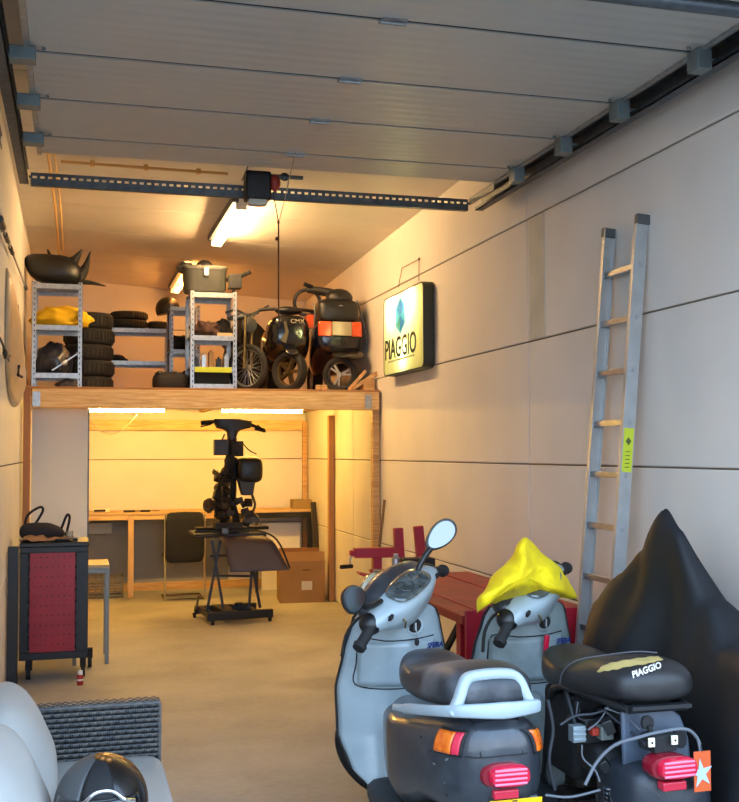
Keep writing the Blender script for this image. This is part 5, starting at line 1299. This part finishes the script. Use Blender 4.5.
# ---- covered motorcycle by the right wall
m = MB(); SEC = [(4.60, .40, .03, .16, .6), (4.45, .70, .06, .22, .6), (4.25, .93, .08, .255, .6), (4.05, 1.05, .07, .27, .65), (3.88, 1.16, .035, .275, .85), (3.74, 1.325, .018, .28, .95), (3.62, 1.25, .02, .285, .95), (3.48, 1.01, .05, .285, .8), (3.30, .88, .10, .285, .6), (3.10, .885, .14, .28, .5), (2.95, .87, .14, .27, .5), (2.85, .82, .11, .25, .5), (2.80, .70, .08, .22, .5)]
cxk = 2.28; rings = []; NY = 90; NP = 22
for i in range(NY+1):
    Y_ = 4.60-(4.60-2.80)*i/NY; keys = [(-s_[0], s_[1:]) for s_ in SEC]
    tp, wt, wb_, pp = lerpk(keys, -Y_)
    ring = []
    for j in range(-NP, NP+1):
        g_ = abs(j)/NP; sg = 1 if j > 0 else -1
        if g_ < .12: w = wt*g_/.12; z = tp-.01*(g_/.12)**2
        else:
            k = (g_-.12)/.88; z = (tp-.01)*(1-k); w = wt+(wb_-wt)*k**pp
        fold = (.026*math.sin(Y_*17+3*noise.noise(V((Y_*1.5, z*1.2, sg))))+.024*noise.noise(V((Y_*3.1, z*1.1, 5+sg))))*(min(1, (1-z/tp)*1.6)) if w > wt*.5 else 0
        fz = .010*noise.noise(V((Y_*6, j*.4, 3)))
        cxo = cxk-.075*math.exp(-((z-1.25)/.22)**2)-.085*math.exp(-((z-.78)/.18)**2)*(1 if sg < 0 else 0)*math.exp(-((Y_-3.95)/.25)**2)
        x_ = cxo+sg*max(0, w+fold*(1 if g_ > .12 else 0)); ring.append(V((min(x_, 2.61), Y_+.03*noise.noise(V((z*3, Y_*2, 9)))*g_, max(z+fz*(g_ < .95), .0))))
    rings.append(ring)
m.loft(rings); o = m.build('covered_motorcycle', mat('black_cover_nylon', '0a0c11', .7, bump=.25, bscale=9), smooth=180); tag(settle(o), 'motorcycle hidden under a pointed black rain cover against the right wall', 'motorcycle')

# ================================================================ SOFA
t = thing('rattan_sofa', 'dark grey woven rattan sofa with pale cushions along the left wall', 'sofa', (-.03, 3.55, 0))
def sb(m, n, mt, **k):
    for v in m.bm.verts: v.co += V((.03, -3.55, 0))
    return m.build(n, mt, t, **k)
M_rat = mat('rattan_strand', '66625d', .5, hex2='4c4f52', scale=30); M_ratd = mat('rattan_core', '1c1d20', .8)
ax0, ax1, ay0, ay1, at_ = -.40, .325, 4.235, 4.33, .60
arm = sb(MB().box(ax0+.01, ax1-.01, ay0+.008, ay1-.008, .03, at_-.012), 'armrest', M_ratd)
def strands(plane, u0, u1, w0, w1, pos, sgn, pu=.034, pw=.019):
    m = MB(); r_ = 0; w = w0
    while w < w1-.004:
        u = u0-(pu/2 if r_ % 2 else 0)
        while u < u1:
            a, b = max(u, u0), min(u+pu*1.12, u1)
            if b-a > .008:
                n_ = 4; prof = []
                for k in range(n_+1):
                    f_ = k/n_; bl = .009*math.sin(PI*f_); prof.append((a+(b-a)*f_, bl))
                for (p_, h1), (q_, h2) in zip(prof, prof[1:]):
                    pts = []
                    for uu, hh_, ww in ((p_, h1, w+.001), (q_, h2, w+.001), (q_, h2, w+pw-.006), (p_, h1, w+pw-.006)):
                        if plane == 'y': pts.append((uu, pos+sgn*hh_, ww))
                        elif plane == 'z': pts.append((uu, ww, pos+hh_))
                        else: pts.append((pos+sgn*hh_, uu, ww))
                    m.bm.faces.new([m.v(p) for p in pts])
            u += pu
        w += pw; r_ += 1
    return m
sb(strands('y', ax0, ax1, .05, at_-.012, ay0+.004, -1), 'weave', M_rat, solid=.002, fixn=False)
sb(strands('z', ax0, ax1, ay0, ay1, at_-.008, 1, .03), 'weave', M_rat, solid=.002, fixn=False)
sb(strands('x', ay0, ay1, .05, at_-.012, ax1-.004, 1, .03), 'weave', M_rat, solid=.002, fixn=False)
m = MB()
for i in range(24): xx = ax0+.015+i*(ax1-ax0-.03)/23; m.cyl((xx-.012, ay0+.0, at_-.004), (xx+.010, ay0+.0, at_+.001), .006, seg=6)
m.tube([(ax0, ay0, at_-.006), (ax1, ay0, at_-.006)], .006); m.tube([(ax1, ay0, .05), (ax1, ay0, at_-.006)], .006); sb(m, 'edge_braid', M_rat)
sb(MB().box(-.40, .30, 2.80, 4.235, .06, .27), 'base', M_ratd, bevel=.01)
sb(strands('x', 2.80, 4.235, .06, .27, .302, 1), 'weave', M_rat, solid=.002, fixn=False)
sb(MB().box(-.405, -.33, 2.80, 4.235, .27, .62), 'backrest', M_rat, bevel=.01)
for x in (-.37, .29):
    for y in (2.86, 4.28): sb(MB().box(x-.02, x+.02, y-.02, y+.02, 0, .06), 'foot', M_blackm)
def cushion(name, loc, half, rot, label, n=3.4):
    m = MB(); rr = []; nn = 18
    for i in range(nn+1):
        a = -PI/2+PI*i/nn; c_ = abs(math.cos(a))**(2/n); s_ = abs(math.sin(a))**(2/n)*(1 if a > 0 else -1)
        rr.append([V((half[0]*s_, x, z)) for x, z in sup(0, 0, half[1]*max(c_, .01), half[2]*max(c_, .01), 4.5, 40)])
    m.loft(rr); o = m.build(name, M_cush, smooth=180)
    o.rotation_euler = [R_(q) for q in rot]; o.location = loc; return tag(o, label, 'cushion')
m = MB(); rr = []
for z, k in ((.272, .96), (.28, .99), (.30, 1), (.375, 1), (.398, .985), (.406, .95)): rr.append([V((x, y, z)) for x, y in sup(.005, 3.53, .325-(1-k)*.3, .69-(1-k)*.3, 14, 60)])
m.loft(rr); o = m.build('seat_cushion', M_cush, smooth=180); tag(settle(o), 'pale grey flat seat cushion of the rattan sofa', 'cushion')
cushion('back_cushion', (-.185, 3.885, .555), (.115, .31, .195), (0, -24, 2), 'pale back cushion beside the woven armrest', 2.4)
cushion('back_cushion', (-.19, 3.22, .565), (.11, .31, .195), (0, -24, -3), 'pale back cushion nearest the camera at the lower left corner', 2.4)
# helmet
hp = P(103, 797, Y=3.10)
t = thing('helmet', 'dark motorcycle helmet with grey side and silver trim on the seat cushion', 'helmet', (hp.x+.0, 3.24, .407), -8); t.scale = (1.08, 1.08, 1.08)
def hel(u, v, k=1.0):
    a = 2*PI*u; th = -.55+v*(PI/2+.55); c_ = math.cos(th)
    return V((.122*k*c_*math.cos(a), .148*k*c_*math.sin(a), .125+.128*k*math.sin(th)*(1 if th > 0 else 1.7)))
m = MB(); m.grid(lambda u, v: hel(u, v), 48, 20); m.build('shell', mat('helmet_brown_black', '15110f', .32, coat=.3), t, smooth=60, solid=.006)
m = MB(); m.grid(lambda u, v: hel(.42+.27*u, .22+.74*v, 1.012), 20, 16); m.build('grey_panel', mat('dark_grey_gloss', '47494a', .5), t, solid=.002)
m = MB(); m.grid(lambda u, v: hel(.70+.12*u, .45+.54*v, 1.016), 14, 12); m.build('centre_stripe', M_blackm, t, solid=.003)
m = MB(); m.tube([hel(.67, .36, 1.03), hel(.71, .42, 1.04), hel(.745, .50, 1.045), hel(.78, .52, 1.05), hel(.815, .50, 1.045), hel(.85, .42, 1.04), hel(.89, .38, 1.03)], .0055, 8, sm=4); m.build('silver_trim', M_chrome, t)
m = MB(); m.grid(lambda u, v: hel(.58+.34*u, .18+.26*v, 1.03), 20, 8); m.build('visor', mat('dark_visor', '0a0c12', .08, coat=1), t, solid=.003)
m = MB()
for i, (u, v) in enumerate(((.70, .93), (.78, .90), (.85, .86))): m.ell(hel(u, v, 1.02), (.012, .014, .010))
m.build('vent', mat('bronze_vent', '8a5a28', .35, metal=.6), t)
MB().lathe([(.105, 0), (.112, .012), (.10, .02)], (0, 0, 0)).build('neck_roll', M_blackm, t)
# ================================================================ DAYLIGHT
w = bpy.data.worlds.new('sky'); bpy.context.scene.world = w; w.use_nodes = True; nt = w.node_tree
bg = nt.nodes['Background']; tc = nt.nodes.new('ShaderNodeTexCoord'); sp = nt.nodes.new('ShaderNodeSeparateXYZ'); r = nt.nodes.new('ShaderNodeValToRGB')
nt.links.new(tc.outputs['Generated'], sp.inputs[0]); nt.links.new(sp.outputs['Z'], r.inputs[0]); nt.links.new(r.outputs[0], bg.inputs[0])
r.color_ramp.elements[0].position = 0; r.color_ramp.elements[0].color = (.72, .85, 1, 1)
r.color_ramp.elements[1].position = .6; r.color_ramp.elements[1].color = (.46, .68, 1, 1)
bg.inputs[1].default_value = 5.2
sc = bpy.context.scene
sc.view_settings.view_transform = 'Standard'; sc.view_settings.look = 'None'; sc.view_settings.gamma = 1; sc.view_settings.use_curve_mapping = False
sc.view_settings.exposure = .22
